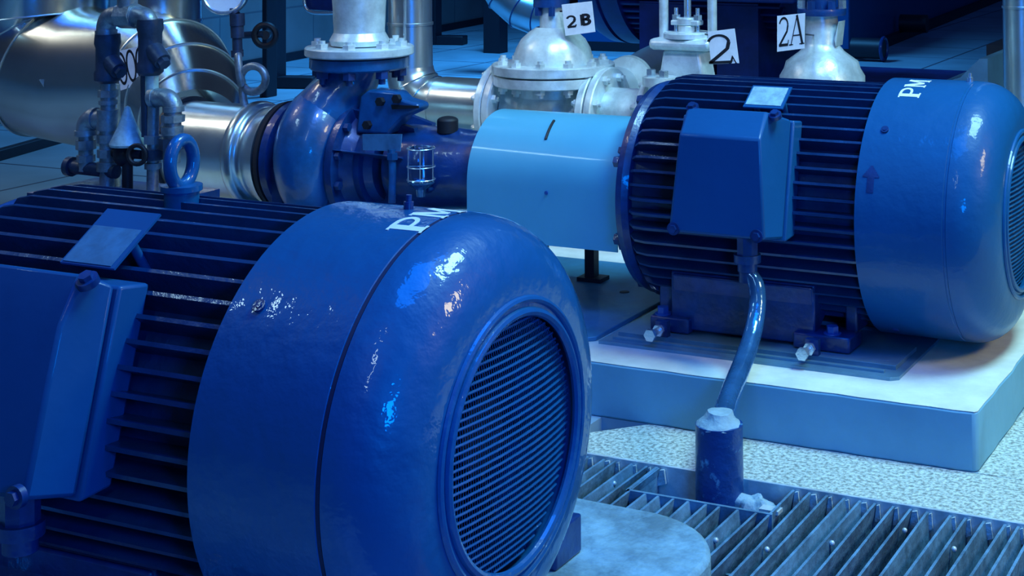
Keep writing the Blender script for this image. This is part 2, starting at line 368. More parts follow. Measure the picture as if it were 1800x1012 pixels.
    # screws on the cowl
    for a in (46, -60, 150):
        t = math.radians(a); p = Vector((.041, -.249 * math.sin(t), H + .249 * math.cos(t))); d = Vector((0, -math.sin(t), math.cos(t)))
        MB().cyl(p, p + d * .004, .0075, n=16).cyl(p + d * .0042, p + d * .0052, .004, n=6).build('cowl_screw', DARKP, cowl)
    t = math.radians(-3 if big else 0); d = Vector((0, -math.sin(t), math.cos(t))); p = Vector((.105 if big else .16, 0, H)) + d * .249
    MB().cyl(p, p + d * .010, .006, n=12).cyl(p + d * .010, p + d * .018, .0035, n=10).build('cowl_top_screw', DARKP if big else BOLT, cowl)
    # lettering
    tx = MB(); mp = cylmap(*((.174, 15, .2506, .046, .034) if big else (.086, 25, .2504, .044, .030)))
    glyph(tx, 'P', mp, .0006, 0, 1, 1.0); glyph(tx, 'M', mp, .0006, 1.02, 1, 1.0)
    o_ = tx.build('painted_letters', WHITE, cowl)
    # note: arrow of rotation
    if not big:
        ar = MB(); m2 = cylmap(.027 + .02, 75, .2504, .052, .052)
        pass
        ar = MB()
        def am(u_, v_, h): return m2(v_, .7 - u_, h)
        ribbon(ar, [(.36, 0), (.36, .55)], .26, am, .0005)
        for k in range(6):
            w = .62 * (1 - k / 6.0); 
            ribbon(ar, [(.36, .55 + .07 * k), (.36, .55 + .07 * (k + 1))], w, am, .0005)
        ar.build('rotation_arrow', DARKP, cowl)
    # terminal box on the side, slightly above the axis
    bx = thing_part = None
    ya, yb = -.19, -.262   # back plane (top / bottom)
    xl, xr = -.365, -.130
    base = MB().hexa([(xl, -.165, .475), (xr, -.165, .475), (xr + .006, -.23, .265), (xl - .006, -.23, .265)],
                     [(xl, -.212, .482), (xr, -.212, .482), (xr + .004, -.275, .262), (xl - .004, -.275, .262)]).build('terminal_box', BOXP, root, bevel=.004)
    fx0, fx1 = -.318, -.158
    cv = MB()
    A = [(xl + .004, -.213, .482), (xr - .002, -.213, .482), (xr + .002, -.274, .264), (xl - .002, -.274, .264)]      # back rim
    Bq = [(xl + .026, -.248, .502), (xr - .022, -.248, .502)]
    # cover: sloping top, big flat front, chamfered right side
    v = [(-.352, -.215, .484), (-.134, -.215, .484), (-.130, -.276, .268), (-.360, -.276, .268),
         (-.330, -.268, .505), (-.165, -.268, .505), (-.318, -.334, .463), (-.152, -.334, .463), (-.143, -.342, .278), (-.338, -.342, .278)]
    if big:
        v[4:8] = [(-.330, -.240, .500), (-.160, -.240, .500), (-.322, -.274, .450), (-.156, -.274, .450)]
        v[8] = (-.150, -.330, .280)
    fcs = [[0, 1, 5, 4], [4, 5, 7, 6], [6, 7, 8, 9], [1, 2, 8, 7, 5], [0, 4, 6, 9, 3], [3, 9, 8, 2], [0, 3, 2, 1]]
    cv.add(v, fcs)
    cover = cv.build('box_cover', BOXP, base, bevel=.005, ang=20)
    for (x_, y_, z_), d in [((-.322, -.262, .503), (0, -.5, .86)), ((-.150, -.240 if big else -.262, .492 if big else .497), (0, -.5, .86)), ((-.158, -.332 if big else -.340, .284), (0, -1, 0)), ((-.328, -.340, .284), (0, -1, 0))]:
        p = Vector((x_, y_, z_)); dd = Vector(d)
        MB().cyl(p - dd * .004, p + dd * .004, .0125, n=20).hexnut(p + dd * .004, dd, .008, .006).build('cover_bolt', DARKP, cover)
    # cable gland beneath the box
    MB().cyl((-.198, -.290, .275), (-.198, -.290, .235), .021, n=8).cyl((-.198, -.290, .237), (-.198, -.290, .222), .026, n=24).cyl((-.198, -.290, .222), (-.198, -.290, .205), .019, n=24).build('cable_gland', DARKP, base)
    # nameplate standing off the fins
    th = math.radians(33); d = Vector((0, -math.sin(th), math.cos(th))); w = Vector((0, math.cos(th), math.sin(th))); c0 = Vector((-.212, 0, H)) + d * .262
    hw = .042; hh = .045 if big else .033
    pl = MB().hexa([c0 + Vector((-hw, 0, 0)) - w * hh, c0 + Vector((hw, 0, 0)) - w * hh, c0 + Vector((hw, 0, 0)) + w * hh, c0 + Vector((-hw, 0, 0)) + w * hh],
                   [c0 + Vector((-hw, 0, 0)) - w * hh - d * .003, c0 + Vector((hw, 0, 0)) - w * hh - d * .003, c0 + Vector((hw, 0, 0)) + w * hh - d * .003, c0 + Vector((-hw, 0, 0)) + w * hh - d * .003])
    for a in (-.03, .03): pl.cyl(c0 + Vector((a, 0, 0)) - d * .05, c0 + Vector((a, 0, 0)) - d * .002, .006, n=10)
    plo = pl.build('nameplate', BOXP, root)
    lo, hi = (-.95, .35) if big else (-.8, .85)
    q = [c0 + Vector((a * hw, 0, 0)) + w * hh * b_ for a, b_ in ((-.92, lo), (.85, lo), (.85, hi), (-.92, hi))]
    MB().hexa([p + d * .0002 for p in q], [p + d * .0012 for p in q]).build('plate_label', PLATEB if big else PLATE, plo)
    # lifting eye
    if big:
        x_ = -.232
        r_ = MB().cyl((x_, 0, H + .20), (x_, 0, H + .252), .022, n=20).cyl((x_, 0, H + .250), (x_, 0, H + .257), .026, n=24)
        c = Vector((x_, 0, H + .285)); dd = Vector((1, .10, 0)).normalized(); _, u, v_ = basis(dd)
        ring = []
        for k in range(40):
            t = 2 * PI * k / 40; ring.append(c + (u * math.cos(t) * .024) + (v_ * math.sin(t) * .029))
        r_.tube(ring, .0085, 12, closed=True)
        r_.build('lifting_eye', PAINT, root)
    # cast feet: side web, foot pads
    for sgn in (-1, 1):
        def sb(mb, xa_, xb_, ya_, yb_, za_, zb_): return mb.box(xa_, xb_, min(sgn * ya_, sgn * yb_), max(sgn * ya_, sgn * yb_), za_, zb_)
        fb = MB()
        fb.hexa([(-.40, sgn * .10, .10), (-.102, sgn * .10, .10), (-.102, sgn * .180, .060), (-.40, sgn * .180, .060)], [(-.40, sgn * .13, .17), (-.102, sgn * .13, .17), (-.102, sgn * .195, .16), (-.40, sgn * .195, .16)])
        sb(fb, -.405, -.100, .165, .190, .050, .165)
        sb(fb, -.445, -.36, .13, .205, .045, .075); sb(fb, -.14, -.025, .13, .205, .045, .075)
        sb(fb, -.445, -.400, .10, .16, .07, .15); sb(fb, -.052, -.028, .08, .15, .07, .15)
        ft = fb.build('mounting_foot', DARKP, root, bevel=.004)
        for x_ in (-.425, -.066):
            MB().hexnut((x_, sgn * .185, .075), (0, 0, 1), .012, .015).cyl((x_, sgn * .185, .074), (x_, sgn * .185, .077), .017, n=16).build('foot_bolt', BOLTD, ft)
    for sgn in (-1, 1):
        rl = MB()
        if sgn < 0:
            rl.prism([(-.52, -.284), (.078, -.284), (.092, -.272), (.092, 0), (-.52, 0)], 'Z', .030, .036)
            rl.box(-.50, .060, -.262, -.252, .036, .041).box(-.50, .075, -.236, -.10, .036, .044)
            rl.cyl((.045, -.205, .044), (.045, -.205, .0445), .008, n=16)
        else: rl.box(-.52, .092, .0, .284, .030, .0445)
        r_ = rl.build('slide_rail', DARKP if big else SILVB, root, bevel=.0015)
        if sgn < 0:
            for x_ in (-.405, -.090):
                MB().box(x_ - .013, x_ + .013, -.236, -.222, .044, .074).build('jack_lug', DARKP, r_)
                MB().cyl((x_, -.275, .060), (x_, -.205, .060), .0065, n=12).hexnut((x_, -.281, .060), (0, -1, 0), .0125, .010).hexnut((x_, -.246, .060), (0, -1, 0), .012, .008).build('jack_bolt', BOLT, r_)
    if big: MB().box(.10, .165, .262, .335, .030, .082).build('rail_stop', DARKP, root, bevel=.004)
    return root
SILVB = mat('blue_grey_steel_rail', (.16, .34, .46), .35, .3, .1, .15, 20, .25, 8)
big_motor = make_motor(-1.19, 1.576, 'electric_motor', 'large glossy blue motor in the foreground with a lifting eye and round slatted fan grille', 'PM', True)
mid_motor = make_motor(-.943, 3.084, 'electric_motor', 'blue motor on the pale plinth with a dark arrow painted on its cowl', 'PM', False)
# ================================================================== COUPLING GUARD (inverted U of sheet over the shaft)
YA, ZA = 3.084, .369
g_ = thing('coupling_guard', 'light blue curved sheet metal guard between the pump and the finned motor', 'guard', (-1.68, YA, PT))
R = .141; th = .0025; ZG = at(1078, 443, 3.084 - .141).z
def gprof(r, zb): 
    return [(YA - r, zb)] + [(YA + r * math.cos(t), ZA + r * math.sin(t)) for t in [PI - PI * k / 28 for k in range(29)]] + [(YA + r, zb)]
o1, o2 = gprof(R, ZG), gprof(R - th, ZG)
xs = [-1.858, -1.60, -1.492]
vs = []; N = len(o1)
def gp(y_, z_, x_, i): 
    return (x_, y_, z_)
mb = MB(); 
for prof in (o1, o2):
    for x_ in xs: mb.v += [Vector((x_, a, b_)) for a, b_ in prof]
M_ = len(xs)
for s_ in range(2):
    for i in range(M_ - 1):
        for k in range(N - 1):
            a = s_ * M_ * N + i * N + k; mb.f.append([a, a + 1, a + N + 1, a + N])
for i in range(M_ - 1):
    for k in (0, N - 1): a = i * N + k; b2 = a + M_ * N; mb.f.append([a, a + N, b2 + N, b2])
for i in (0, M_ - 1):
    for k in range(N - 1): a = i * N + k; b2 = a + M_ * N; mb.f.append([a, a + 1, b2 + 1, b2])
mb.build('guard_shell', GUARD, g_)
# slot and handle mark on top, small screw
a = math.radians(128)
def gm(x_, ang, r=R): return Vector((x_, YA + r * math.cos(ang), ZA + r * math.sin(ang)))
MB().tube([gm(-1.690 + .0006 * k, math.radians(112 + 2.2 * k), R + .0005) for k in range(12)], .0032, 8).build('guard_slot', INK, g_)
MB().cyl(gm(-1.66, math.radians(183)), gm(-1.66, math.radians(183)) + Vector((0, -.003, 0)), .004, n=12).build('guard_screw', BOLTD, g_)
for x_, y_ in ((-1.70, 3.222), (-1.83, 3.222), (-1.83, 2.946)):
    lg = MB().box(x_ - .012, x_ + .012, y_ - .012, y_ + .012, .112, .30).box(x_ - .026, x_ + .034, y_ - .024, y_ + .022, .112, .121)
    lg.build('leg', BLACK, g_)
bpl = MB().prism([(-2.60, 2.802), (-1.49, 2.802), (-1.475, 2.815), (-1.475, 3.40), (-2.60, 3.40)], 'Z', PT, .112).build('pump_baseplate', BASEP, bevel=.002); origin_to_base(bpl)
tag(bpl, 'flat blue painted steel baseplate on the plinth under the pump and coupling guard', 'baseplate')
hl = MB().cyl((-1.582, 3.153, .112), (-1.582, 3.153, .1128), .011, n=20).build('anchor_hole', INK, None); hl.parent = bpl; hl.location = -bpl.location
c_ = thing('shaft_coupling', 'dark coupling hub on the shaft inside the light blue guard', 'coupling', (-1.70, YA, ZA))
MB().lathe([(0, .028), (0.0, .07), (.05, .07), (.052, .085), (.10, .085), (.102, .07), (.15, .07), (.15, .028)], (-1.775, YA, ZA), (1, 0, 0), 40).build('hub', DARKP, c_)
MB().cyl((-1.90, YA, ZA), (-1.60, YA, ZA), .026).build('shaft', BOLT, c_)
# ================================================================== PUMP
P = thing('centrifugal_pump', 'dark blue centrifugal pump with volute casing beneath the tall pale discharge pipe', 'pump', (-2.2, YA, PT))
v = MB()
# volute: spiral tube with growing radius round the axis, plus casing discs
xc = -2.315; path = []; rad = []
for k in range(40):
    t = 2 * PI * k / 40; q_ = .5 + .5 * math.cos(t - math.radians(75))
    path.append((xc, YA - (.098 + .012 * q_) * math.cos(t), ZA + (.098 + .012 * q_) * math.sin(t))); rad.append(.064 + .018 * q_)
v.tube(path, rad, 28, closed=True)
v.lathe([(-.075, .10), (-.070, .125), (-.03, .14), (.04, .14), (.07, .125), (.075, .10)], (xc, YA, ZA), (1, 0, 0), 48)
vol = v.build('volute_casing', PUMPP, P)
nk = MB()
pth = bez([(xc - .01, YA - .07, ZA + .04), (xc + .015, YA - .045, ZA + .12), (-2.262, YA - .01, ZA + .185), (-2.243, YA, ZA + .235)], 6)
nk.tube(pth, [.088 - .026 * min(1, k / (len(pth) - 6)) for k in range(len(pth))], 28)
nk.build('discharge_neck', PUMPP, P)
XD = -2.243
fl_ = MB().lathe([(0, .06), (0, .112), (.004, .116), (.026, .116), (.028, .113), (.028, .05)], (XD, YA, .587), (0, 0, 1), 64).build('discharge_flange', PUMPP, P)
for k in range(8):
    t = 2 * PI * (k + .5) / 8; c = Vector((XD + .098 * math.cos(t), YA + .098 * math.sin(t), .587))
    MB().hexnut(c, (0, 0, -1), .0155, .017).cyl(c, c - Vector((0, 0, .03)), .008, n=10).build('flange_nut', DARKP, fl_)
# small lug left of the neck
MB().cyl((-2.385, YA - .03, .461), (-2.385, YA - .03, .511), .022, n=16).cyl((-2.385, YA - .03, .511), (-2.385, YA - .03, .516), .019, n=16).build('plug', DARKP, vol)
# suction flange of the pump
MB().lathe([(0, .07), (0, .128), (.003, .132), (.022, .132), (.024, .128), (.024, .07)], (-2.437, YA, ZA), (1, 0, 0), 64).build('suction_flange', DARKP, P)
# casing cover with bolts, facing the motor
cvx = xc + .078
cc = MB().lathe([(0, .08), (0, .145), (.02, .147), (.022, .12), (.05, .10), (.09, .085)], (cvx, YA, ZA), (1, 0, 0), 56).build('casing_cover', DARKP, P)
for k in range(12):
    t = 2 * PI * (k + .5) / 12; c = Vector((cvx + .022, YA + .132 * math.cos(t), ZA + .132 * math.sin(t)))
    MB().hexnut(c, (1, 0, 0), .010, .012).build('cover_bolt', DARKP, cc)
# bearing bracket with cast ribs (lantern)
br = MB()
br.lathe([(0, .06), (0, .105), (.018, .108), (.02, .09)], (cvx + .05, YA, ZA), (1, 0, 0), 40)
for t in (20, 68, 112, 160, 250, 290):
    a = math.radians(t); d = Vector((0, math.cos(a), math.sin(a)))
    br.hexa([Vector((cvx + .02, YA, ZA)) + d * .07 + Vector((0, -.008, 0)), Vector((cvx + .02, YA, ZA)) + d * .14 + Vector((0, -.008, 0)), Vector((cvx + .02, YA, ZA)) + d * .14 + Vector((0, .008, 0)), Vector((cvx + .02, YA, ZA)) + d * .07 + Vector((0, .008, 0))],
            [Vector((-2.06, YA, ZA)) + d * .06 + Vector((0, -.008, 0)), Vector((-2.06, YA, ZA)) + d * .10 + Vector((0, -.008, 0)), Vector((-2.06, YA, ZA)) + d * .10 + Vector((0, .008, 0)), Vector((-2.06, YA, ZA)) + d * .06 + Vector((0, .008, 0))])
br.build('bearing_bracket', DARKP, P)
# clamp casting on top of the lantern (jaw shape)
cl = MB(); Yc = YA - .06
def q3(px, py, Y=Yc): p = at(px, py, Y); return (p.x, p.z)
cl.prism([q3(*p) for p in ((633, 232), (641, 168), (655, 156), (702, 160), (715, 173), (742, 181), (743, 192), (715, 205), (698, 224), (690, 235))], 'Y', Yc - .018, Yc + .03)
clo = cl.build('gland_casting', PUMPP, P, bevel=.006)
sl = MB(); sl.prism([q3(*p, Yc - .019) for p in ((688, 184), (736, 186), (737, 190), (690, 192))], 'Y', Yc - .021, Yc - .0185); sl.build('casting_slot', INK, clo)
for px, py in ((671, 178), (700, 173), (648, 219)):
    c = at(px, py, Yc - .018); MB().hexnut(c, (0, -1, 0), .0105, .012).build('casting_bolt', INK, clo)
# bearing housing flaring towards the guard
MB().lathe([(0, .06), (0, .088), (.02, .094), (.14, .092), (.20, .088), (.235, .092), (.24, .06)], (-2.12, YA, ZA), (1, 0, 0), 48).build('bearing_housing', DARKP, P)
bh = MB().cyl((-1.985, YA - .02, ZA + .085), (-1.985, YA - .02, ZA + .112), .024, n=20).sphere((-1.985, YA - .02, ZA + .112), .024, (1, 1, .4), 20).build('breather_cap', INK, P)
# nameplate and drain pipe on the near side
a0, a1, a2, a3 = [at(px, py, 2.965) for px, py in ((637, 236), (706, 236), (703, 266), (638, 264))]
MB().hexa([a3, a2, a1, a0], [p + Vector((0, .003, 0)) for p in (a3, a2, a1, a0)]).build('nameplate', PLATEB, P)
MB().tube(bez([at(688, 262, 2.96), at(690, 300, 2.96), at(689, 356, 2.96)], 4), .0085, 12).cyl(at(690, 268, 2.96), at(690, 280, 2.96), .013, n=6).build('drain_pipe', PUMPP, P)
# pump foot and side gusset under the housing
ft = MB().box(-2.16, -2.03, YA - .10, YA + .10, .112, .125).hexa([(-2.14, YA - .05, .12), (-2.05, YA - .05, .12), (-2.05, YA + .05, .12), (-2.14, YA + .05, .12)], [(-2.12, YA - .03, .33), (-2.07, YA - .03, .33), (-2.07, YA + .03, .33), (-2.12, YA + .03, .33)])
ft.build('support_foot', DARKP, P, bevel=.003)
for sx in (-2.40, -2.24):
    MB().box(sx - .02, sx + .02, YA - .13, YA + .13, .112, .13).box(sx - .015, sx + .015, YA - .11, YA - .07, .12, .36).box(sx - .015, sx + .015, YA + .07, YA + .11, .12, .36).build('casing_foot', DARKP, P, bevel=.003)
# constant level oiler: glass bottle in a wire cage
oc = at(740, 290, 2.955); ob = MB()
oz0 = at(740, 318, 2.955).z; oz1 = at(740, 258, 2.955).z; orad = .029
oil = MB().lathe([(0, .008), (.002, orad - .004), (.01, orad), (oz1 - oz0 - .006, orad), (oz1 - oz0, orad - .006), (oz1 - oz0, .001)], (oc.x, 2.955, oz0), (0, 0, 1), 28).build('oiler_bottle', GL, P)
cg = MB()
for z_ in (oz0 + .004, oz0 + .032, oz1 - .003): cg.torus((oc.x, 2.955, z_), (0, 0, 1), orad + .002, .0014, 28, 6)
for k in range(6):
    t = 2 * PI * k / 6; cg.cyl((oc.x + (orad + .002) * math.cos(t), 2.955 + (orad + .002) * math.sin(t), oz0), (oc.x + (orad + .002) * math.cos(t), 2.955 + (orad + .002) * math.sin(t), oz1), .0012, n=6)
cg.build('oiler_cage', BOLT, oil)
MB().lathe([(0, .006), (.0, .010), (.016, .012), (.022, .02), (.030, orad + .001), (.034, orad + .001), (.034, .01)], (oc.x, 2.955, oz0 - .034), (0, 0, 1), 24).build('oiler_base', CONDP, oil)
MB().tube([(oc.x, 2.955, oz0 - .025), (oc.x, 2.99, oz0 - .026), (oc.x, YA - .07, oz0 - .02)], .006, 10).build('oiler_elbow', DARKP, oil)
# ================================================================== SUCTION PIPE (clad) with flange, SIPHON GAUGE
sp_ = thing('suction_pipe', 'shiny aluminium clad horizontal pipe entering the dark blue pump', 'pipe', (-2.62, YA, ZA))
MB().lathe([(0, .118), (.012, .121), (.014, .116), (.125, .115), (.15, .116), (.175, .116), (.21, .116)], (-2.775, YA, ZA), (1, 0, 0), 64).build('cladding', ALUB, sp_, ang=60)
cp = MB()
pr = [(0, .116)]
for k in range(9): t = PI * k / 8; pr.append((.005 + .022 * (1 - math.cos(t)) / 2 * 1.6, .116 + .011 * math.sin(t) - .002 * k / 8))
pr += [(.05, .108), (.062, .112), (.095, .126), (.104, .128), (.107, .08)]
MB().lathe(pr, (-2.565, YA, ZA), (1, 0, 0), 64).build('end_collar', ALUB, sp_, ang=60)
MB().lathe([(0, .06), (0, .130), (.012, .132), (.012, .06)], (-2.453, YA, ZA), (1, 0, 0), 64).build('gasket_ring', RUB, sp_)
MB().lathe([(0, .119), (0, .126), (.018, .127), (.018, .117)], (-2.772, YA, ZA), (1, 0, 0), 64, closed=True).build('strap', BLACK, sp_)
MB().cyl((-2.78, YA - .10, ZA + .065), (-2.70, YA - .128, ZA + .035), .009, n=8).build('strap_latch', BLACK, sp_)
# gauge on pigtail siphon, standing on the suction pipe
gs = thing('pressure_gauge', 'round pressure gauge on a looped siphon tube above the clad suction pipe', 'gauge', tuple(at(425, 182, YA - .03)))
Yg = YA - .03
gp_ = [at(px, py, Yg) for px, py in ((428, 186), (424, 165), (420, 140), (419, 118), (418, 100))]
lo = [at(445 + 24 * math.cos(math.radians(a)), 139 - 24 * math.sin(math.radians(a)), Yg - .0) for a in (200, 240, 280, 320, 0, 40, 80, 120, 160)]
pth = [at(430, 186, Yg), at(427, 168, Yg)] + [at(445 + 22 * math.cos(math.radians(a)), 139 - 23 * math.sin(math.radians(a)), Yg + .002 - .016 * i / 10) for i, a in enumerate((215, 250, 290, 330, 10, 50, 90, 130, 165, 200))] + [at(421, 130, Yg - .016), at(419, 105, Yg - .012), at(418, 92, Yg)]
MB().tube(bez(pth, 4), .0095, 12).build('siphon_loop', GALV, gs)
st_ = MB()
for (ya_, yb_, r_) in ((100, 88, .015), (88, 66, .012), (66, 45, .016), (45, 24, .018)): st_.cyl(at(417.5, ya_, Yg), at(416.8, yb_, Yg), r_, n=20)
st_.build('gauge_cock', GALVD, gs)
gc = at(396, -14, Yg); dn = (CAM - gc); dn.z = 0; dn = (dn.normalized() + Vector((-.25, 0, .1))).normalized()
MB().cyl(gc - dn * .02, gc + dn * .012, .055, n=40).build('gauge_case', GALVD, gs)
MB().torus(gc + dn * .012, dn, .052, .005, 40, 8).build('gauge_rim', BOLT, gs)
MB().cyl(gc + dn * .0121, gc + dn * .0135, .048, n=40).build('gauge_dial', WHITE, gs)
MB().cyl(at(416, 26, Yg), gc + Vector((.004, .0, -.03)), .010, n=14).build('gauge_stem', GALVD, gs)
# ================================================================== DISCHARGE PIPE above the pump
dp = thing('discharge_pipe', 'pale silver vertical pipe with a bolted flange on top of the blue pump', 'pipe', (XD, YA, .615))
MB().lathe([(0, .066), (.012, .070), (.030, .060), (.038, .0595), (.05, .0605), (.09, .062), (.16, .067), (.24, .070), (.9, .070)], (XD, YA, .642), (0, 0, 1), 48).build('pipe_body', SILV, dp, ang=25)
df = MB().lathe([(0, .05), (0, .124), (.003, .127), (.018, .127), (.021, .124), (.021, .05)], (XD, YA, .6185), (0, 0, 1), 64).build('pipe_flange', SILV, dp)
MB().cyl((XD, YA, .615), (XD, YA, .6185), .110, n=48).build('gasket', RUB, dp)
for k in range(8):
    t = 2 * PI * (k + .5) / 8; c = Vector((XD + .100 * math.cos(t), YA + .100 * math.sin(t), .6395))
    MB().hexnut(c, (0, 0, 1), .0155, .011).cyl(c, c + Vector((0, 0, .018)), .008, n=12).build('flange_nut', SILV, df)
# ================================================================== CONDUIT AND SLEEVE in front of the plinth
cd_ = thing('cable_conduit', 'bent glossy blue conduit running from the motor terminal box down into the sleeve', 'conduit', (-1.13, 2.47, .08))
pth = [(-1.141, 2.794, .276), tuple(at(1329, 500, 2.79)), tuple(at(1331, 540, 2.775)), tuple(at(1322, 590, 2.735)), tuple(at(1303, 645, 2.66)), tuple(at(1285, 690, 2.585)), tuple(at(1270, 735, 2.50)), tuple(at(1266, 752, 2.475))]
pp = bez(pth, 7); MB().tube(pp, [.0145 + .0065 * (k / len(pp)) for k in range(len(pp))], 20).build('conduit_pipe', CONDP, cd_)
MB().cyl((-1.141, 2.794, .277), (-1.141, 2.794, .258), .0165, n=20).build('conduit_nut', DARKP, cd_)
sv = thing('conduit_sleeve', 'wide dark blue pipe sleeve rising out of the grating with pale mortar on top', 'sleeve', (-1.12, 2.462, -.28))
c = at(1264, 744, 2.462); SX, SZ = c.x, c.z
MB().lathe([(0, .0475), (.13, .0445), (.20, .041), (SZ + .28, .040), (SZ + .28, .034), (.0, .034)], (SX, 2.462, -.28), (0, 0, 1), 40, closed=True).build('sleeve_pipe', SLEEV, sv)
mo = MB(); ring = []
mo.lathe([(0, .0395), (.003, .037), (.008, .030), (.014, .025), (.022, .021), (.022, .015)], (SX, 2.462, SZ - .002), (0, 0, 1), 32)
for p in mo.v: p += Vector((noise.noise(p * 60), noise.noise(p * 60 + Vector((5, 0, 0))), noise.noise(p * 50) * .6)) * .005
mo.build('mortar_collar', MORT, sv)
# mortar lump beside the sleeve
ml = MB().sphere(atz(1328, 888, -.02), .026, (1.5, .8, .7), 24)
cc_ = atz(1328, 888, -.02)
for i, p in enumerate(ml.v): ml.v[i] = p + (p - cc_) * (noise.noise(p * 45) * .9)
o_ = origin_to_base(ml.build('mortar_lump', MORT)); tag(o_, 'small pale lump of mortar on the grating beside the conduit sleeve', 'mortar')
# ================================================================== GRATING (one panel: many bars)
gr = thing('floor_grating', 'worn steel bar grating over the drainage trench beside the plinth', 'grating', (-.9, 2.28, -.05))
random.seed(11)
xb = -1.53; cut = (-1.175, -.955, 2.385)
nb = 0
while xb < .35:
    y0, y1 = YT0 + .03, YT1 - .008
    lean = random.uniform(-.22, .22); yend = y1
    if cut[0] < xb < cut[1]: yend = cut[2]
    dpt = .072; t = .0045
    mb = MB(); dx = lean * dpt
    d2 = random.uniform(-.006, .006)
    mb.hexa([(xb - t / 2 - dx, y0, -dpt), (xb + t / 2 - dx, y0, -dpt), (xb + t / 2 - dx + d2, yend, -dpt), (xb - t / 2 - dx + d2, yend, -dpt)],
            [(xb - t / 2, y0, -.003), (xb + t / 2, y0, -.003), (xb + t / 2 + d2, yend, -.003), (xb - t / 2 + d2, yend, -.003)])
    mb.build('bearing_bar', GRATE, gr)
    if yend == y1:
        tb = MB(); w = random.uniform(.006, .012)
        tb.prism([(xb + d2 + .003, -.006), (xb + d2 + .003 - w * .5, -.034), (xb + d2 + .003 + w, -.028), (xb + d2 + .003 + w * .7, -.004)], 'Y', y1 - .004, y1 + .001)
        tb.build('bar_end_weld', TIP, gr)
    if nb % 3 == 1:
        yy = random.uniform(y0 + .15, y1 - .04)
        if yy < yend: MB().sphere((xb + .006, yy, -.012), .0045, (1, 1, 1), 10).build('cross_rod_end', SILV, gr)
    nb += 1; xb += .0285 + random.uniform(-.002, .002)
fb = MB()
fb.box(-1.54, .35, YT0 + .025, YT0 + .031, -.05, -.002); fb.box(cut[0] - .02, cut[1] + .02, cut[2], cut[2] + .006, -.05, -.002); fb.box(-1.54, .35, YT0 + .16, YT0 + .166, -.044, -.030)
fb.box(cut[0] - .022, cut[0] - .016, cut[2], YT1 - .008, -.05, -.002)
fb.build('edge_bar', GRATE, gr)
MB().bar(atz(1338, 893, -.012), atz(1372, 899, -.012), .02, .006).build('cross_flat', SILV, gr)
# ================================================================== VALVE LINE behind (axis along X)
YV = 3.80
def P2(px, py, Y=YV): return at(px, py, Y)
vz = P2(970, 196).z
V = thing('gate_valve', 'silver painted flanged valve with a domed bonnet and the square 2B tag', 'valve', (P2(973, 190).x, YV, vz - .1))
vx = P2(973, 190).x
bz = P2(975, 148).z            # underside of the lower bonnet flange rim
vb = MB().cyl((vx - .13, YV, vz), (vx + .13, YV, vz), .075, n=40).cyl((vx, YV, vz - .02), (vx, YV, bz + .002), .095, .095, n=48).sphere((vx, YV, vz), .105, (1, 1, 1), 32)
vb.build('valve_body', SILV, V)
b1 = MB().lathe([(0, .08), (0, .160), (.003, .164), (.026, .164), (.028, .161), (.028, .08)], (vx, YV, bz), (0, 0, 1), 72).build('lower_bonnet_flange', SILV, V)
b2 = MB().lathe([(0, .08), (0, .164), (.003, .168), (.024, .168), (.027, .165), (.027, .08)], (vx, YV, bz + .0315), (0, 0, 1), 72).build('upper_bonnet_flange', SILV, V)
MB().cyl((vx, YV, bz + .028), (vx, YV, bz + .0315), .155, n=60).build('bonnet_gasket', RUB, V)
zt = bz + .0585
for k in range(12):
    t = 2 * PI * (k + .5) / 12; c = Vector((vx + .142 * math.cos(t), YV + .142 * math.sin(t), zt))
    MB().hexnut(c, (0, 0, 1), .0145, .011).cyl(c, c + Vector((0, 0, .019)), .008, n=12).build('bonnet_nut', SILV, b2)
    c = Vector((c.x, c.y, bz)); MB().hexnut(c, (0, 0, -1), .0145, .012).cyl(c, c - Vector((0, 0, .02)), .008, n=12).build('bonnet_nut', SILV, b1)
# bonnet dome with neck
nz = P2(968, 66).z
MB().lathe([(0, .110), (.012, .109), (.04, .102), (.065, .088), (.085, .066), (.098, .046), (nz - zt, .038), (nz - zt + .10, .034)], (vx, YV, zt), (0, 0, 1), 48).build('bonnet', SILV, V)
nk_ = MB().cyl((vx - .005, YV, nz - .008), (vx - .005, YV, nz + .095), .034, .030, n=32).cyl((vx - .005, YV, nz + .085), (vx - .005, YV, nz + .26), .05, n=28).build('stem_housing', DARKP, V)
for k in range(6):
    t = 2 * PI * k / 6; c = Vector((vx - .005 + .042 * math.cos(t), YV + .042 * math.sin(t), nz + .062)); MB().hexnut(c, (0, 0, 1), .010, .026).build('stem_nut', DARKP, nk_)
def flange(parent, x_, y_, z_, r, w, name, material=SILV, nb=8, d=(1, 0, 0), side=1, nr=.012):
    d = Vector(d); d0, u, v_ = basis(d)
    f = MB().lathe([(0, r * .5), (0, r - .003), (.003, r), (w - .003, r), (w, r - .003), (w, r * .5)], (x_, y_, z_), d, 56).build(name, material, parent)
    for k in range(nb):
        t = 2 * PI * (k + .5) / nb; c = Vector((x_, y_, z_)) + (u * math.cos(t) + v_ * math.sin(t)) * r * .82 + (d * w if side > 0 else d * 0)
        MB().hexnut(c, d * side, nr, .012).cyl(c, c + d * side * .02, nr * .55, n=10).build('flange_nut', material, f)
    return f
flange(V, vx - .155, YV, vz, .128, .022, 'end_flange', side=1); flange(V, vx + .13, YV, vz, .128, .022, 'end_flange', side=-1, nb=8)
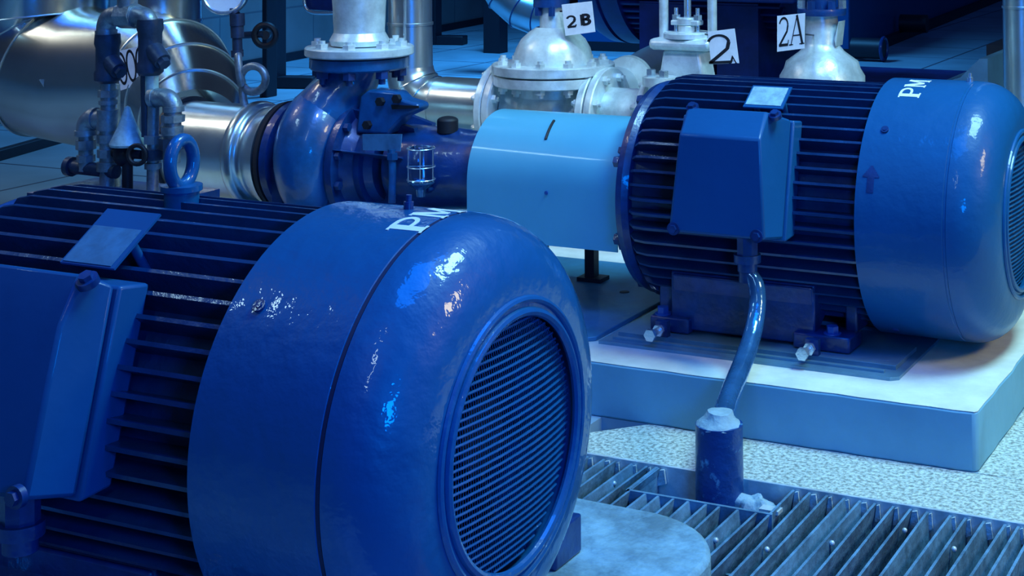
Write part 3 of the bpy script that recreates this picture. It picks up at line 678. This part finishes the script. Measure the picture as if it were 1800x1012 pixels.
# left spool with the clad elbow coming down
E_ = thing('clad_elbow_pipe', 'shiny aluminium clad pipe dropping behind the pump and bending towards the domed valve', 'pipe', (P2(722, 0).x, YV, .5))
ex = P2(721, 60).x; R_ = .068
ez = P2(721, 118).z
MB().lathe([(0, .0645), (.12, .0630), (.121, .066), (.128, .066), (.129, .0625), (1.2, .0625)], (ex, YV, ez), (0, 0, 1), 48).build('vertical_cladding', ALUB, E_, ang=50)
MB().box(ex + .022, ex + .026, YV - .0665, YV - .055, ez + .01, ez + 1.2).build('cladding_seam', BOLT, E_)
RB = ez - vz
k_ = [(ex + RB * (1 - math.cos(t)), YV, vz + RB - RB * math.sin(t)) for t in [PI / 2 * i / 12 for i in range(13)]]
MB().tube(k_, [.0655 + .012 * math.sin(PI / 2 * i / 12) for i in range(13)], 40).build('elbow_cladding', ALUB, E_, ang=50)
hx = ex + RB
MB().lathe([(0, .078), (.01, .080), (vx - .22 - hx, .080), (vx - .19 - hx, .084), (vx - .185 - hx, .06)], (hx, YV, vz), (1, 0, 0), 48).build('horizontal_cladding', ALUB, E_, ang=50)
for i in (4, 8): p = Vector(k_[i]); MB().torus(p, Vector(k_[i + 1]) - Vector(k_[i - 1]), .0655 + .012 * math.sin(PI / 2 * i / 12), .0022, 40, 6).build('gore_seam', ALU, E_)
flange(E_, vx - .180, YV, vz, .128, .022, 'end_flange', side=-1)
# right: flanged check valve and pipe going back
C_ = thing('flanged_spool', 'silver flanged pipe piece to the right of the domed valve behind the motor', 'pipe', (vx + .3, YV, vz))
flange(C_, vx + .156, YV, vz, .128, .022, 'end_flange', side=1)
MB().cyl((vx + .17, YV, vz), (vx + .31, YV, vz), .074, n=40).build('pipe_body', SILV, C_)
flange(C_, vx + .30, YV, vz, .118, .020, 'end_flange', side=-1)
B_ = thing('branch_pipe', 'silver pipe running back across the floor beyond the domed valve', 'pipe', tuple(P2(1110, 150, 4.2)))
MB().tube([P2(1050, 178, 3.98), P2(1140, 118, 4.7), P2(1165, 103, 5.2)], [.062, .064, .064], 32).build('pipe_body', ALUB, B_)
MB().tube([P2(1102, 143, 4.25), P2(1106, 140, 4.29)], .074, 32).build('pipe_band', SILV, B_)
S3 = thing('small_bolted_fitting', 'small silver fitting with two bolt heads just left of the motor fins', 'fitting', tuple(P2(1165, 160, 3.7)))
c = P2(1160, 150, 3.7)
MB().cyl(c, c + Vector((0, 0, .022)), .045, n=32).cyl(c - Vector((0, 0, .09)), c, .03, n=24).build('fitting_body', SILV, S3)
for dx, dy in ((-.025, 0), (.018, -.015)): q = c + Vector((dx, dy, .022)); MB().hexnut(q, (0, 0, 1), .013, .018).build('fitting_bolt', BOLT, S3)
# ---- second valve with yoke ("2." tag)
vx2 = P2(1208, 100).x
V2 = thing('yoke_valve', 'silver yoke valve with two upright rods and gland bolts behind the motor', 'valve', (vx2, YV, .2))
z0 = P2(1208, 122).z; z1 = P2(1208, 86).z; z2 = P2(1208, 66).z
MB().hexa([(vx2 - .075, YV - .045, z0 - .08), (vx2 + .075, YV - .045, z0 - .08), (vx2 + .075, YV + .045, z0 - .08), (vx2 - .075, YV + .045, z0 - .08)], [(vx2 - .052, YV - .04, z1), (vx2 + .052, YV - .04, z1), (vx2 + .052, YV + .04, z1), (vx2 - .052, YV + .04, z1)]).cyl((vx2, YV, z0 - .2), (vx2, YV, z0 - .06), .085, n=32).build('valve_body', SILV, V2, bevel=.008)
MB().box(vx2 - .088, vx2 + .088, YV - .058, YV + .058, z1, z2).build('bonnet_plate', SILV, V2, bevel=.012)
MB().lathe([(0, .062), (.012, .062), (.016, .058), (.016, .03)], (vx2, YV, z2), (0, 0, 1), 40).build('bonnet_ring', SILV, V2)
gz = P2(1210, 44).z
gl = MB().cyl((vx2, YV, z2 + .01), (vx2, YV, gz), .024, n=24).box(vx2 - .040, vx2 + .040, YV - .018, YV + .018, gz, gz + .013).cyl((vx2, YV, gz), (vx2, YV, gz + .02), .026, n=24).build('gland', SILV, V2, bevel=.003)
for sx in (-.031, .031): MB().cyl((vx2 + sx, YV, z2), (vx2 + sx, YV, gz + .045), .0055, n=10).hexnut((vx2 + sx, YV, gz + .013), (0, 0, 1), .012, .014).build('gland_bolt', BOLT, gl)
MB().cyl((vx2 + .002, YV, gz), (vx2 + .002, YV, gz + .4), .0095, n=16).build('spindle', BOLT, V2)
for px in (1167, 1252): x_ = P2(px, 40).x; MB().cyl((x_, YV - .0, z2 - .004), (x_, YV, z2 + .5), .0125, n=20).build('yoke_rod', SILV, V2)
# ---- third valve (bell bonnet, dark flange above)
YW = 4.15
vx3 = at(1445, 100, YW).x
V3 = thing('bell_valve', 'pale valve with a bell shaped bonnet and dark bolted top beside the 2A tag', 'valve', (vx3, YW, .2))
zb = at(1445, 120, YW).z; zn = at(1445, 80, YW).z; zt3 = at(1445, 26, YW).z
MB().lathe([(-.2, .12), (-.02, .118), (.0, .106), (.02, .100), (zn - zb - .015, .062), (zn - zb, .050), (zn - zb + .01, .046), (zt3 - zb, .044)], (vx3, YW, zb), (0, 0, 1), 48).build('bonnet', SILV, V3)
fl3 = MB().lathe([(0, .04), (0, .066), (.010, .068), (.018, .066), (.018, .04)], (vx3, YW, zt3), (0, 0, 1), 40).build('top_flange', DARKP, V3)
for k in range(6): t = 2 * PI * (k + .3) / 6; c = Vector((vx3 + .056 * math.cos(t), YW + .056 * math.sin(t), zt3 + .018)); MB().hexnut(c, (0, 0, 1), .012, .022).build('flange_nut', DARKP if k % 3 else BOLT, fl3)
MB().cyl((vx3, YW, zt3 + .018), (vx3, YW, zt3 + .3), .04, n=28).build('actuator_column', DARKP, V3)
MB().prism([(at(1472, 55, YW).x, zn + .02), (at(1480, 36, YW).x, at(1480, 36, YW).z), (at(1475, 80, YW).x, zn + .0)], 'Y', YW - .03, YW + .03).build('side_rib', SILV, V3, bevel=.002)
MB().box(at(1455, 118, YW).x, at(1500, 118, YW).x, YW - .05, YW + .05, zb - .03, zb + .004).build('side_lug', SILV, V3, bevel=.003)
# ================================================================== TAGS
def tag_sign(name, label, quad, Y, chars, sc, wdt, group=None, hang=None):
    q = [at(px, py, Y) for px, py in quad]    # BL BR TR TL
    nrm = (q[1] - q[0]).cross(q[3] - q[0]).normalized()
    if nrm.y > 0: nrm = -nrm
    t = thing(name, label, 'sign', tuple(q[0]))
    MB().hexa([p for p in q], [p - nrm * .002 for p in q]).build('plate', WHITE, t)
    def mp(u_, v_, h):
        a = q[0].lerp(q[1], u_); b_ = q[3].lerp(q[2], u_)
        return a.lerp(b_, v_) + nrm * h
    for ch, dx, dy, sx, sy in chars:
        mb = MB()
        for pts, w in GLY[ch]:
            ribbon(mb, [(p[0], p[1]) for p in pts], w * wdt, lambda a, b_, h: mp(dx + a * sx, dy + b_ * sy, h), .0006)
        mb.build('printed_character', INK, t)
    if hang: MB().bar(*[at(*h) for h in hang], .004, .004).build('fixing_wire', BLACK, t)
    return t
tag_sign('valve_tag', 'square pale tag reading 2B on the domed valve stem', [(994, 63), (1046, 56), (1040, 2), (987, 8)], YV - .06, [('2', .10, .24, .34, .26), ('B', .56, .26, .36, .25)], 1.5, 1.6, hang=((985, 20, YV - .03), (1000, 20, YV - .058)))
tag_sign('valve_tag', 'tilted pale tag with a tall 2 leaning against the yoke valve', [(1250, 113), (1299, 111), (1291, 50), (1244, 56)], YV - .08, [('2', -.10, .0, 1.0, .62), ('A', .66, .0, .26, .16)], 1, .85, hang=((1240, 60, YV - .03), (1250, 62, YV - .078)))
tag_sign('valve_tag', 'square pale tag reading 2A in thin serif characters', [(1366, 91), (1414, 85), (1415, 23), (1366, 28)], YV - .0, [('2', .06, .12, .40, .58), ('A', .47, .13, .48, .60)], 1, .85, hang=((1412, 60, YV + .003), (1430, 62, YW - .04)))
# ================================================================== BIG INSULATED PIPES, upper left
def gored(path, rad, n=56):
    """straight gores between the path points, a raised seam at every joint"""
    return MB().tube(path, rad, n)
I1 = thing('insulated_pipe', 'big aluminium clad pipe with gored elbow and a riser, behind the small galvanised pipework', 'pipe', tuple(at(62, 0, 3.45)))
YI = 3.45
def A(px, py, Y=YI): return at(px, py, Y)
pA = [A(48, -700), A(48, -60), A(50, 32), A(60, 84), A(96, 120), A(160, 136), A(262, 138), A(300, 145, 3.42), A(328, 176, 3.34), A(340, 210, 3.24), A(342, 236, 3.17)]
px2m = (A(150, 0) - A(0, 0)).length / 150
rA = [r_ * px2m for r_ in (103, 103, 101, 97, 92, 87, 84, 78, 70, 60, 54)]
MB().tube(pA, rA, 64).build('cladding', ALU, I1, ang=28)
for i in (2, 3, 4, 7, 8, 9):
    tt = (pA[i + 1] - pA[i - 1]).normalized()
    MB().torus(pA[i], tt, rA[i] * 1.012, .0026, 64, 6).build('gore_seam', ALUB, I1)
MB().bar(A(70, 140, YI - .20), A(95, 180, YI - .17), .012, .004).build('cladding_lap', ALUB, I1)
cx = at(283, 0, 3.62).x; zz = at(283, 50, 3.62).z; r2 = 52 * px2m
MB().lathe([(-.18, r2), (.02, r2), (.021, r2 + .003), (.027, r2 + .003), (.028, r2 - .001), (1.0, r2 - .001)], (cx, 3.62, zz), (0, 0, 1), 56).build('riser_cladding', ALU, I1, ang=50)
# label sheet on the pipe
tag_sign('pipe_label', 'weathered white label with bold dark strokes on the big clad pipe', [(212, 159), (262, 143), (255, 78), (200, 92)], 3.21, [('O', .02, .12, .34, .60), ('O', .33, .12, .34, .60), ('O', .64, .12, .34, .60)], 1, 1.0)
# ================================================================== SMALL GALVANISED PIPEWORK
YG = 2.62
def Gp(px, py, Y=YG): return at(px, py, Y)
pm = (Gp(100, 100) - Gp(200, 100)).length / 100
def small_stack(name, label, segs, Y=YG):
    t = thing(name, label, 'pipework', tuple(Gp(segs['base'][0], segs['base'][1], Y)))
    return t
T1 = thing('galvanised_pipework', 'left hand stack of small galvanised pipes with elbows, unions and a dark strainer', 'pipework', tuple(Gp(187, 330)))
def vert(parent, name, px0, py0, px1, py1, rpx, material=GALV, n=20, Y=YG): return MB().cyl(Gp(px0, py0, Y), Gp(px1, py1, Y), rpx * pm, n=n).build(name, material, parent)
def elbow(parent, pts, rpx, name='elbow', material=GALV, Y=YG):
    P_ = bez([Gp(a, b_, Y) for a, b_ in pts], 6); mb = MB().tube(P_, rpx * pm, 20)
    for p, q in ((P_[0], P_[1]), (P_[-1], P_[-2])): mb.cyl(p, p + (q - p).normalized() * 7 * pm, rpx * 1.14 * pm, n=20)
    return mb.build(name, material, parent)
def strainer(parent, x, y0, y1, branch, Y=YG):
    mb = MB().lathe([(0, 12 * pm), (4 * pm, 17 * pm), (14 * pm, 17 * pm), (18 * pm, 15 * pm), ((y1 - y0 - 18) * pm, 15 * pm), ((y1 - y0 - 12) * pm, 17 * pm), ((y1 - y0) * pm, 16 * pm)], Gp(x, y1, Y), (0, 0, 1), 24)
    a = Gp(x, y1 - 34, Y - .0); b_ = Gp(x + branch[0], y1 - 34 + branch[1], Y - .01)
    mb.cyl(Gp(x, y0 + 20, Y), b_, 13 * pm, 11 * pm, n=20).cyl(b_, b_ + (b_ - Gp(x, y0 + 20, Y)).normalized() * 7 * pm, 8 * pm, n=6)
    return mb.build('strainer', GALVD, parent)
elbow(T1, [(187, 62), (187, 45), (195, 30), (213, 27), (222, 27)], 12.5)
vert(T1, 'pipe', 187, 62, 187, 90, 11); vert(T1, 'union', 187, 66, 187, 78, 14.5, GALV, 8)
strainer(T1, 189, 82, 146, (20, 12))
vert(T1, 'pipe', 190, 144, 190, 200, 9.5); vert(T1, 'union', 190, 158, 190, 170, 13, GALV, 8); vert(T1, 'union', 190, 176, 190, 183, 12, GALV, 16)
vert(T1, 'tee', 189, 192, 188, 228, 13.5); MB().cyl(Gp(189, 208), Gp(170, 210), 12.5 * pm, n=20).build('tee_branch', GALV, T1)
elbow(T1, [(170, 208), (160, 209), (153, 217), (151, 229), (151, 238)], 12.5)
vert(T1, 'pipe', 151, 236, 151, 300, 9.5); vert(T1, 'union', 151, 246, 151, 262, 13, GALV, 8); vert(T1, 'union', 151, 272, 151, 284, 12, GALV, 8)
vert(T1, 'pipe', 188, 226, 188, 335, 9.5); vert(T1, 'union', 188, 236, 188, 250, 13, GALV, 8); vert(T1, 'union', 188, 262, 188, 276, 12.5, GALV, 8); vert(T1, 'union', 188, 284, 188, 300, 13, GALV, 16)
MB().cyl(Gp(120, 292), Gp(205, 302), 9 * pm, n=16).cyl(Gp(120, 292), Gp(128, 293), 13 * pm, n=16).build('header_pipe', GALVD, T1)
MB().cyl(Gp(203, 148, 2.66), Gp(205, 335, 2.66), 6 * pm, n=14).build('thin_pipe', GALV, T1)
T2 = thing('galvanised_pipework', 'right hand stack of small galvanised pipes with a pale elbow and a dark strainer', 'pipework', tuple(Gp(264, 335)))
elbow(T2, [(232, 26), (245, 27), (258, 33), (262, 48), (262, 58)], 12.5)
MB().cyl(Gp(212, 27), Gp(238, 27), 17 * pm, n=8).cyl(Gp(224, 34), Gp(224, -20), 13 * pm, n=20).build('cross_fitting', GALV, T2)
vert(T2, 'union', 262, 50, 262, 66, 14, GALVD, 8); strainer(T2, 264, 60, 132, (22, 10))
vert(T2, 'pipe', 267, 130, 267, 165, 8.5, PLATE); vert(T2, 'pipe', 270, 160, 268, 335, 7.5); vert(T2, 'union', 270, 238, 270, 252, 12, GALV, 8); vert(T2, 'union', 269, 262, 269, 280, 14, GALVD, 8); vert(T2, 'union', 269, 286, 269, 296, 11, GALV, 12)
vert(T2, 'thin_pipe', 255, 132, 257, 240, 6, GALVD); 
elbow(T2, [(268, 172), (282, 171), (296, 174), (304, 186), (305, 196)], 12)
vert(T2, 'pipe', 304, 196, 302, 285, 11); vert(T2, 'union', 304, 202, 304, 214, 15, GALV, 8); vert(T2, 'union', 303, 222, 303, 236, 14, GALV, 16); vert(T2, 'union', 302, 242, 302, 262, 16, GALVD, 8)
fn = thing('drain_funnel', 'small pale cone shaped funnel on a dark valve between the two pipe stacks', 'funnel', tuple(Gp(225, 335)))
MB().lathe([(0, 22 * pm), (3 * pm, 23 * pm), (26 * pm, 12 * pm), (50 * pm, 3.5 * pm), (52 * pm, .0)], Gp(224, 256), (0, 0, 1), 28).build('cone', PLATE, fn)
MB().sphere(Gp(218, 272), 14 * pm, (1, 1, 1.1), 20).cyl(Gp(224, 262), Gp(224, 335), 7 * pm, n=14).cyl(Gp(200, 268), Gp(250, 272), 6 * pm, n=12).build('drain_valve', BLACK, fn)
MB().torus(Gp(241, 272, YG - .03), (.3, -1, 0), 12 * pm, 3 * pm, 24, 8).build('hand_wheel', INK, fn)
# small plinth the pipework stands on (behind the big motor)
z_ = Gp(200, 335).z
MB().box(Gp(110, 335).x, Gp(330, 335).x, YG - .10, YG + .10, 0, z_ + .002).build('pipework_plinth', DARKP, None)
pl_ = bpy.data.objects['pipework_plinth']; origin_to_base(pl_); tag(pl_, 'low dark steel plinth carrying the small galvanised pipework behind the big motor', 'plinth')
# ================================================================== FAR EQUIPMENT
# dark steel angle frame lying on the floor, far left
fr_ = thing('floor_kerb_frame', 'black steel kerb frame lying on the floor below the big clad elbow', 'frame', tuple(atz(135, 238, 0)))
a, b_, c = atz(-60, 199, 0), atz(142, 240, 0), atz(-60, 298, 0)
MB().bar(a + Vector((0, 0, .02)), b_ + Vector((0, 0, .02)), .05, .04).build('long_bar', BLACK, fr_, bevel=.003)
MB().bar(c + Vector((0, 0, .02)), b_ + Vector((0, 0, .02)), .04, .04).build('short_bar', BLACK, fr_, bevel=.003)
# steel pipe supports
def support(name, label, px, pyf, x1, ht, w=.09, group=None):
    p = atz(px, pyf, 0); q = atz(x1, pyf + (x1 - px) * .01, 0)
    t = thing(name, label, 'stand', tuple(p), group)
    MB().box(p.x - w / 2, p.x + w / 2, p.y - .04, p.y + .04, 0, ht).build('post', BLACK, t, bevel=.004)
    MB().bar(p + Vector((-w / 2, 0, .03)), q + Vector((0, 0, .03)), .10, .06).build('foot', BLACK, t, bevel=.006)
    return t
support('pipe_stand', 'black steel post with a flat foot to the right of the clad vertical pipe', 760, 78, 818, 2.2, .10)
support('pipe_stand', 'black steel post with a foot bar seen just left of the blue pump', 488, 154, 556, 2.0, .05)
support('pipe_stand', 'thin black steel post behind the looped siphon tube', 474, 170, 472, 2.0, .03)
hr = thing('bent_rail', 'pale bent tube rail low on the tiled wall left of the discharge pipe', 'rail', tuple(at(560, 40, 5.6)))
MB().tube(bez([at(533, -60, 5.6), at(534, -5, 5.6), at(538, 14, 5.6), at(550, 22, 5.6), at(575, 23, 5.6), at(592, 21, 5.6), at(600, 10, 5.6), at(603, -60, 5.6)], 5), .008, 10).build('rail_tube', BOLT, hr)
MB().hexa([at(536, 16, 5.62), at(598, 20, 5.62), at(602, -60, 5.62), at(534, -60, 5.62)], [at(536, 16, 5.64), at(598, 20, 5.64), at(602, -60, 5.64), at(534, -60, 5.64)]).build('panel', DARKM, hr)
hv = thing('wall_hand_valve', 'small black handwheel valve near the thin posts', 'valve', tuple(at(466, 62, 5.0)))
MB().torus(at(466, 62, 5.0), (.5, -1, 0), .042, .012, 28, 8).cyl(at(466, 62, 5.0), at(470, 60, 5.12), .018, n=14).build('hand_wheel', BLACK, hv)
MB().cyl(at(425, 62, 5.0), at(464, 60, 5.0), .014, n=12).build('thin_pipe', GALVD, hv)
# distant clad elbow near the wall
YE = 7.6
el = thing('distant_clad_elbow', 'pale clad pipe elbow in the far background left of the 2B tag', 'pipe', tuple(at(930, 40, YE)))
pe = [at(840, -120, YE), at(858, -60, YE), at(888, -8, YE), at(918, 18, YE), at(950, 30, YE), at(990, 36, YE)]
pE = (at(900, 0, YE) - at(1000, 0, YE)).length / 100
MB().tube(pe, [30 * pE] * 6, 40).build('cladding', ALUB, el, ang=25)
for i in (2, 3, 4): MB().torus(pe[i], (pe[i + 1] - pe[i - 1]).normalized(), 30.5 * pE, 1.0 * pE, 40, 6).build('gore_seam', DARKP, el)
fl9 = MB().box(at(857, 30, 8.6).x, at(885, 30, 8.6).x, 8.55, 8.65, 0, at(870, -30, 8.6).z).build('far_post', BLACK); origin_to_base(fl9); tag(fl9, 'dark far post beside the distant clad elbow at the wall corner', 'post')
# third motor, dark, far behind the 2B tag
YM = 6.9
fm = thing('distant_motor', 'dark unlit motor in the background between the 2B tag and the yoke valve', 'motor', tuple(atz(1180, 95, 0)))
mz = at(1130, -92, YM).z; mr = (at(1130, -95, YM) - at(1130, 78, YM)).length * .97
xL = at(1062, -60, YM).x; xR = at(1420, 0, YM).x
x1_ = at(1150, 0, YM).x
MB().lathe([(0, mr * .55), (.02, mr * .82), (.05, mr * .93), (.10, mr * .99), (.16, mr), (.165, mr * .97), (.175, mr * .97), (.18, mr), (x1_ - xL, mr), (x1_ - xL, mr * .8)], (xL, YM, mz), (1, 0, 0), 80).build('fan_cowl', DARKM, fm, ang=30)
b = MB().cyl((x1_ - .01, YM, mz), (xR, YM, mz), mr * .86, n=64)
for k in range(64):
    t = 2 * PI * k / 64; d = Vector((0, math.sin(t), math.cos(t))); b.bar(Vector((x1_, YM, mz)) + d * mr * .90, Vector((xR, YM, mz)) + d * mr * .90, .012, mr * .12, d)
b.build('finned_frame', DARKM, fm)
MB().box(x1_ + .1, x1_ + .35, YM - mr * .8, YM + mr * .8, 0.14, mz - mr * .5).box(xR - .3, xR - .1, YM - mr * .8, YM + mr * .8, .14, mz - mr * .5).build('mounting_foot', DARKM, fm)
tb_ = MB().box(x1_ + .30, x1_ + .95, YM - mr * 1.35, YM - mr * .8, mz - mr * .45, mz + mr * .5).build('terminal_box', DARKM, fm, bevel=.01)
bp = MB().box(x1_ - .0, xR + .9, YM - mr * 1.0, YM + mr * 1.2, 0, .14).build('dark_plinth', DARKM); origin_to_base(bp); tag(bp, 'dark concrete plinth beneath the distant unlit motor', 'plinth')
# long dark machine base receding at top right
a = atz(1500, 104, 0); b2 = atz(1742, 6, 0)
lb = thing('machine_skid', 'long dark blue machine skid receding into the background at top right', 'machine base', tuple(a))
dirv = (b2 - a).normalized(); nrm = Vector((-dirv.y, dirv.x, 0)); 
far = a + dirv * 5.6
def skid(z0, z1, off0, off1, s0=0.): return [Vector((*(a + dirv * s0 + nrm * off0).xy, z0)), Vector((*(far + nrm * off0).xy, z0)), Vector((*(far + nrm * off1).xy, z0)), Vector((*(a + dirv * s0 + nrm * off1).xy, z0))], [Vector((*(a + dirv * s0 + nrm * off0).xy, z1)), Vector((*(far + nrm * off0).xy, z1)), Vector((*(far + nrm * off1).xy, z1)), Vector((*(a + dirv * s0 + nrm * off1).xy, z1))]
MB().hexa(*skid(.05, .75, .02, 1.8)).build('side_plate', BOXP, lb, bevel=.01)
MB().hexa(*skid(0, .06, -.03, 1.75)).build('bottom_beam', BLACK, lb)
hb = MB().hexa(*skid(.75, 1.5, .30, 1.6, .4)).build('machine_housing', DARKM, lb, bevel=.04)
q = a + dirv * 1.2; MB().tube([q + nrm * -.02 + Vector((0, 0, .12)), q + nrm * -.2 + Vector((0, 0, .12))], .06, 20).build('drain_nozzle', BLACK, lb)
# small dark hose clamp on the floor
pc = atz(1545, 108, 0)
hc = thing('pipe_stub', 'short black pipe stub with a ring on the floor beside the machine skid', 'pipe', tuple(pc))
MB().cyl(pc + Vector((-.16, .0, .075)), pc + Vector((.03, .0, .075)), .062, n=28).build('stub', BLACK, hc); MB().torus(pc + Vector((.03, 0, .075)), (1, 0, 0), .064, .011, 32, 8).build('ring', DARKP, hc)
# column at the right edge
YC = 4.6
xc_ = at(1795, 100, YC).x; rc = (at(1795, 100, YC) - at(1764, 100, YC)).length
co = thing('clad_column_pipe', 'blue lit clad vertical pipe rising at the right edge behind the motor cowl', 'pipe', (xc_, YC, 0))
zb_ = at(1790, 12, YC).z
MB().lathe([(0, rc), (zb_ - .004, rc), (zb_ - .003, rc + .003), (zb_ + .003, rc + .003), (zb_ + .004, rc), (2.2, rc)], (xc_, YC, 0), (0, 0, 1), 56).build('cladding', ALUB, co, ang=50)
# pale wedge block and dark box behind the right cowl
wb = thing('concrete_block', 'pale wedge shaped concrete block showing above the right cowl', 'block', tuple(atz(1715, 150, 0)))
def B6(px, py): p = at(px, py, 4.9); return (p.x, p.z)
MB().prism([B6(1688, 136), B6(1722, 103), B6(1736, 103), B6(1737, 190), B6(1640, 190), B6(1640, 150)], 'Y', 4.9, 5.3).build('block', SILVB, wb)
db = MB().box(at(1738, 120, 5.35).x, at(1770, 120, 5.35).x, 5.32, 5.7, 0, at(1750, 78, 5.35).z).build('dark_cabinet', BLACK); origin_to_base(db); tag(db, 'narrow dark box standing between the pale block and the clad column', 'box')
# ------------------------------------------------------------------ clean helper properties
for o in list(bpy.data.objects):
    for k in ('_o', '_local'):
        if k in o: del o[k]
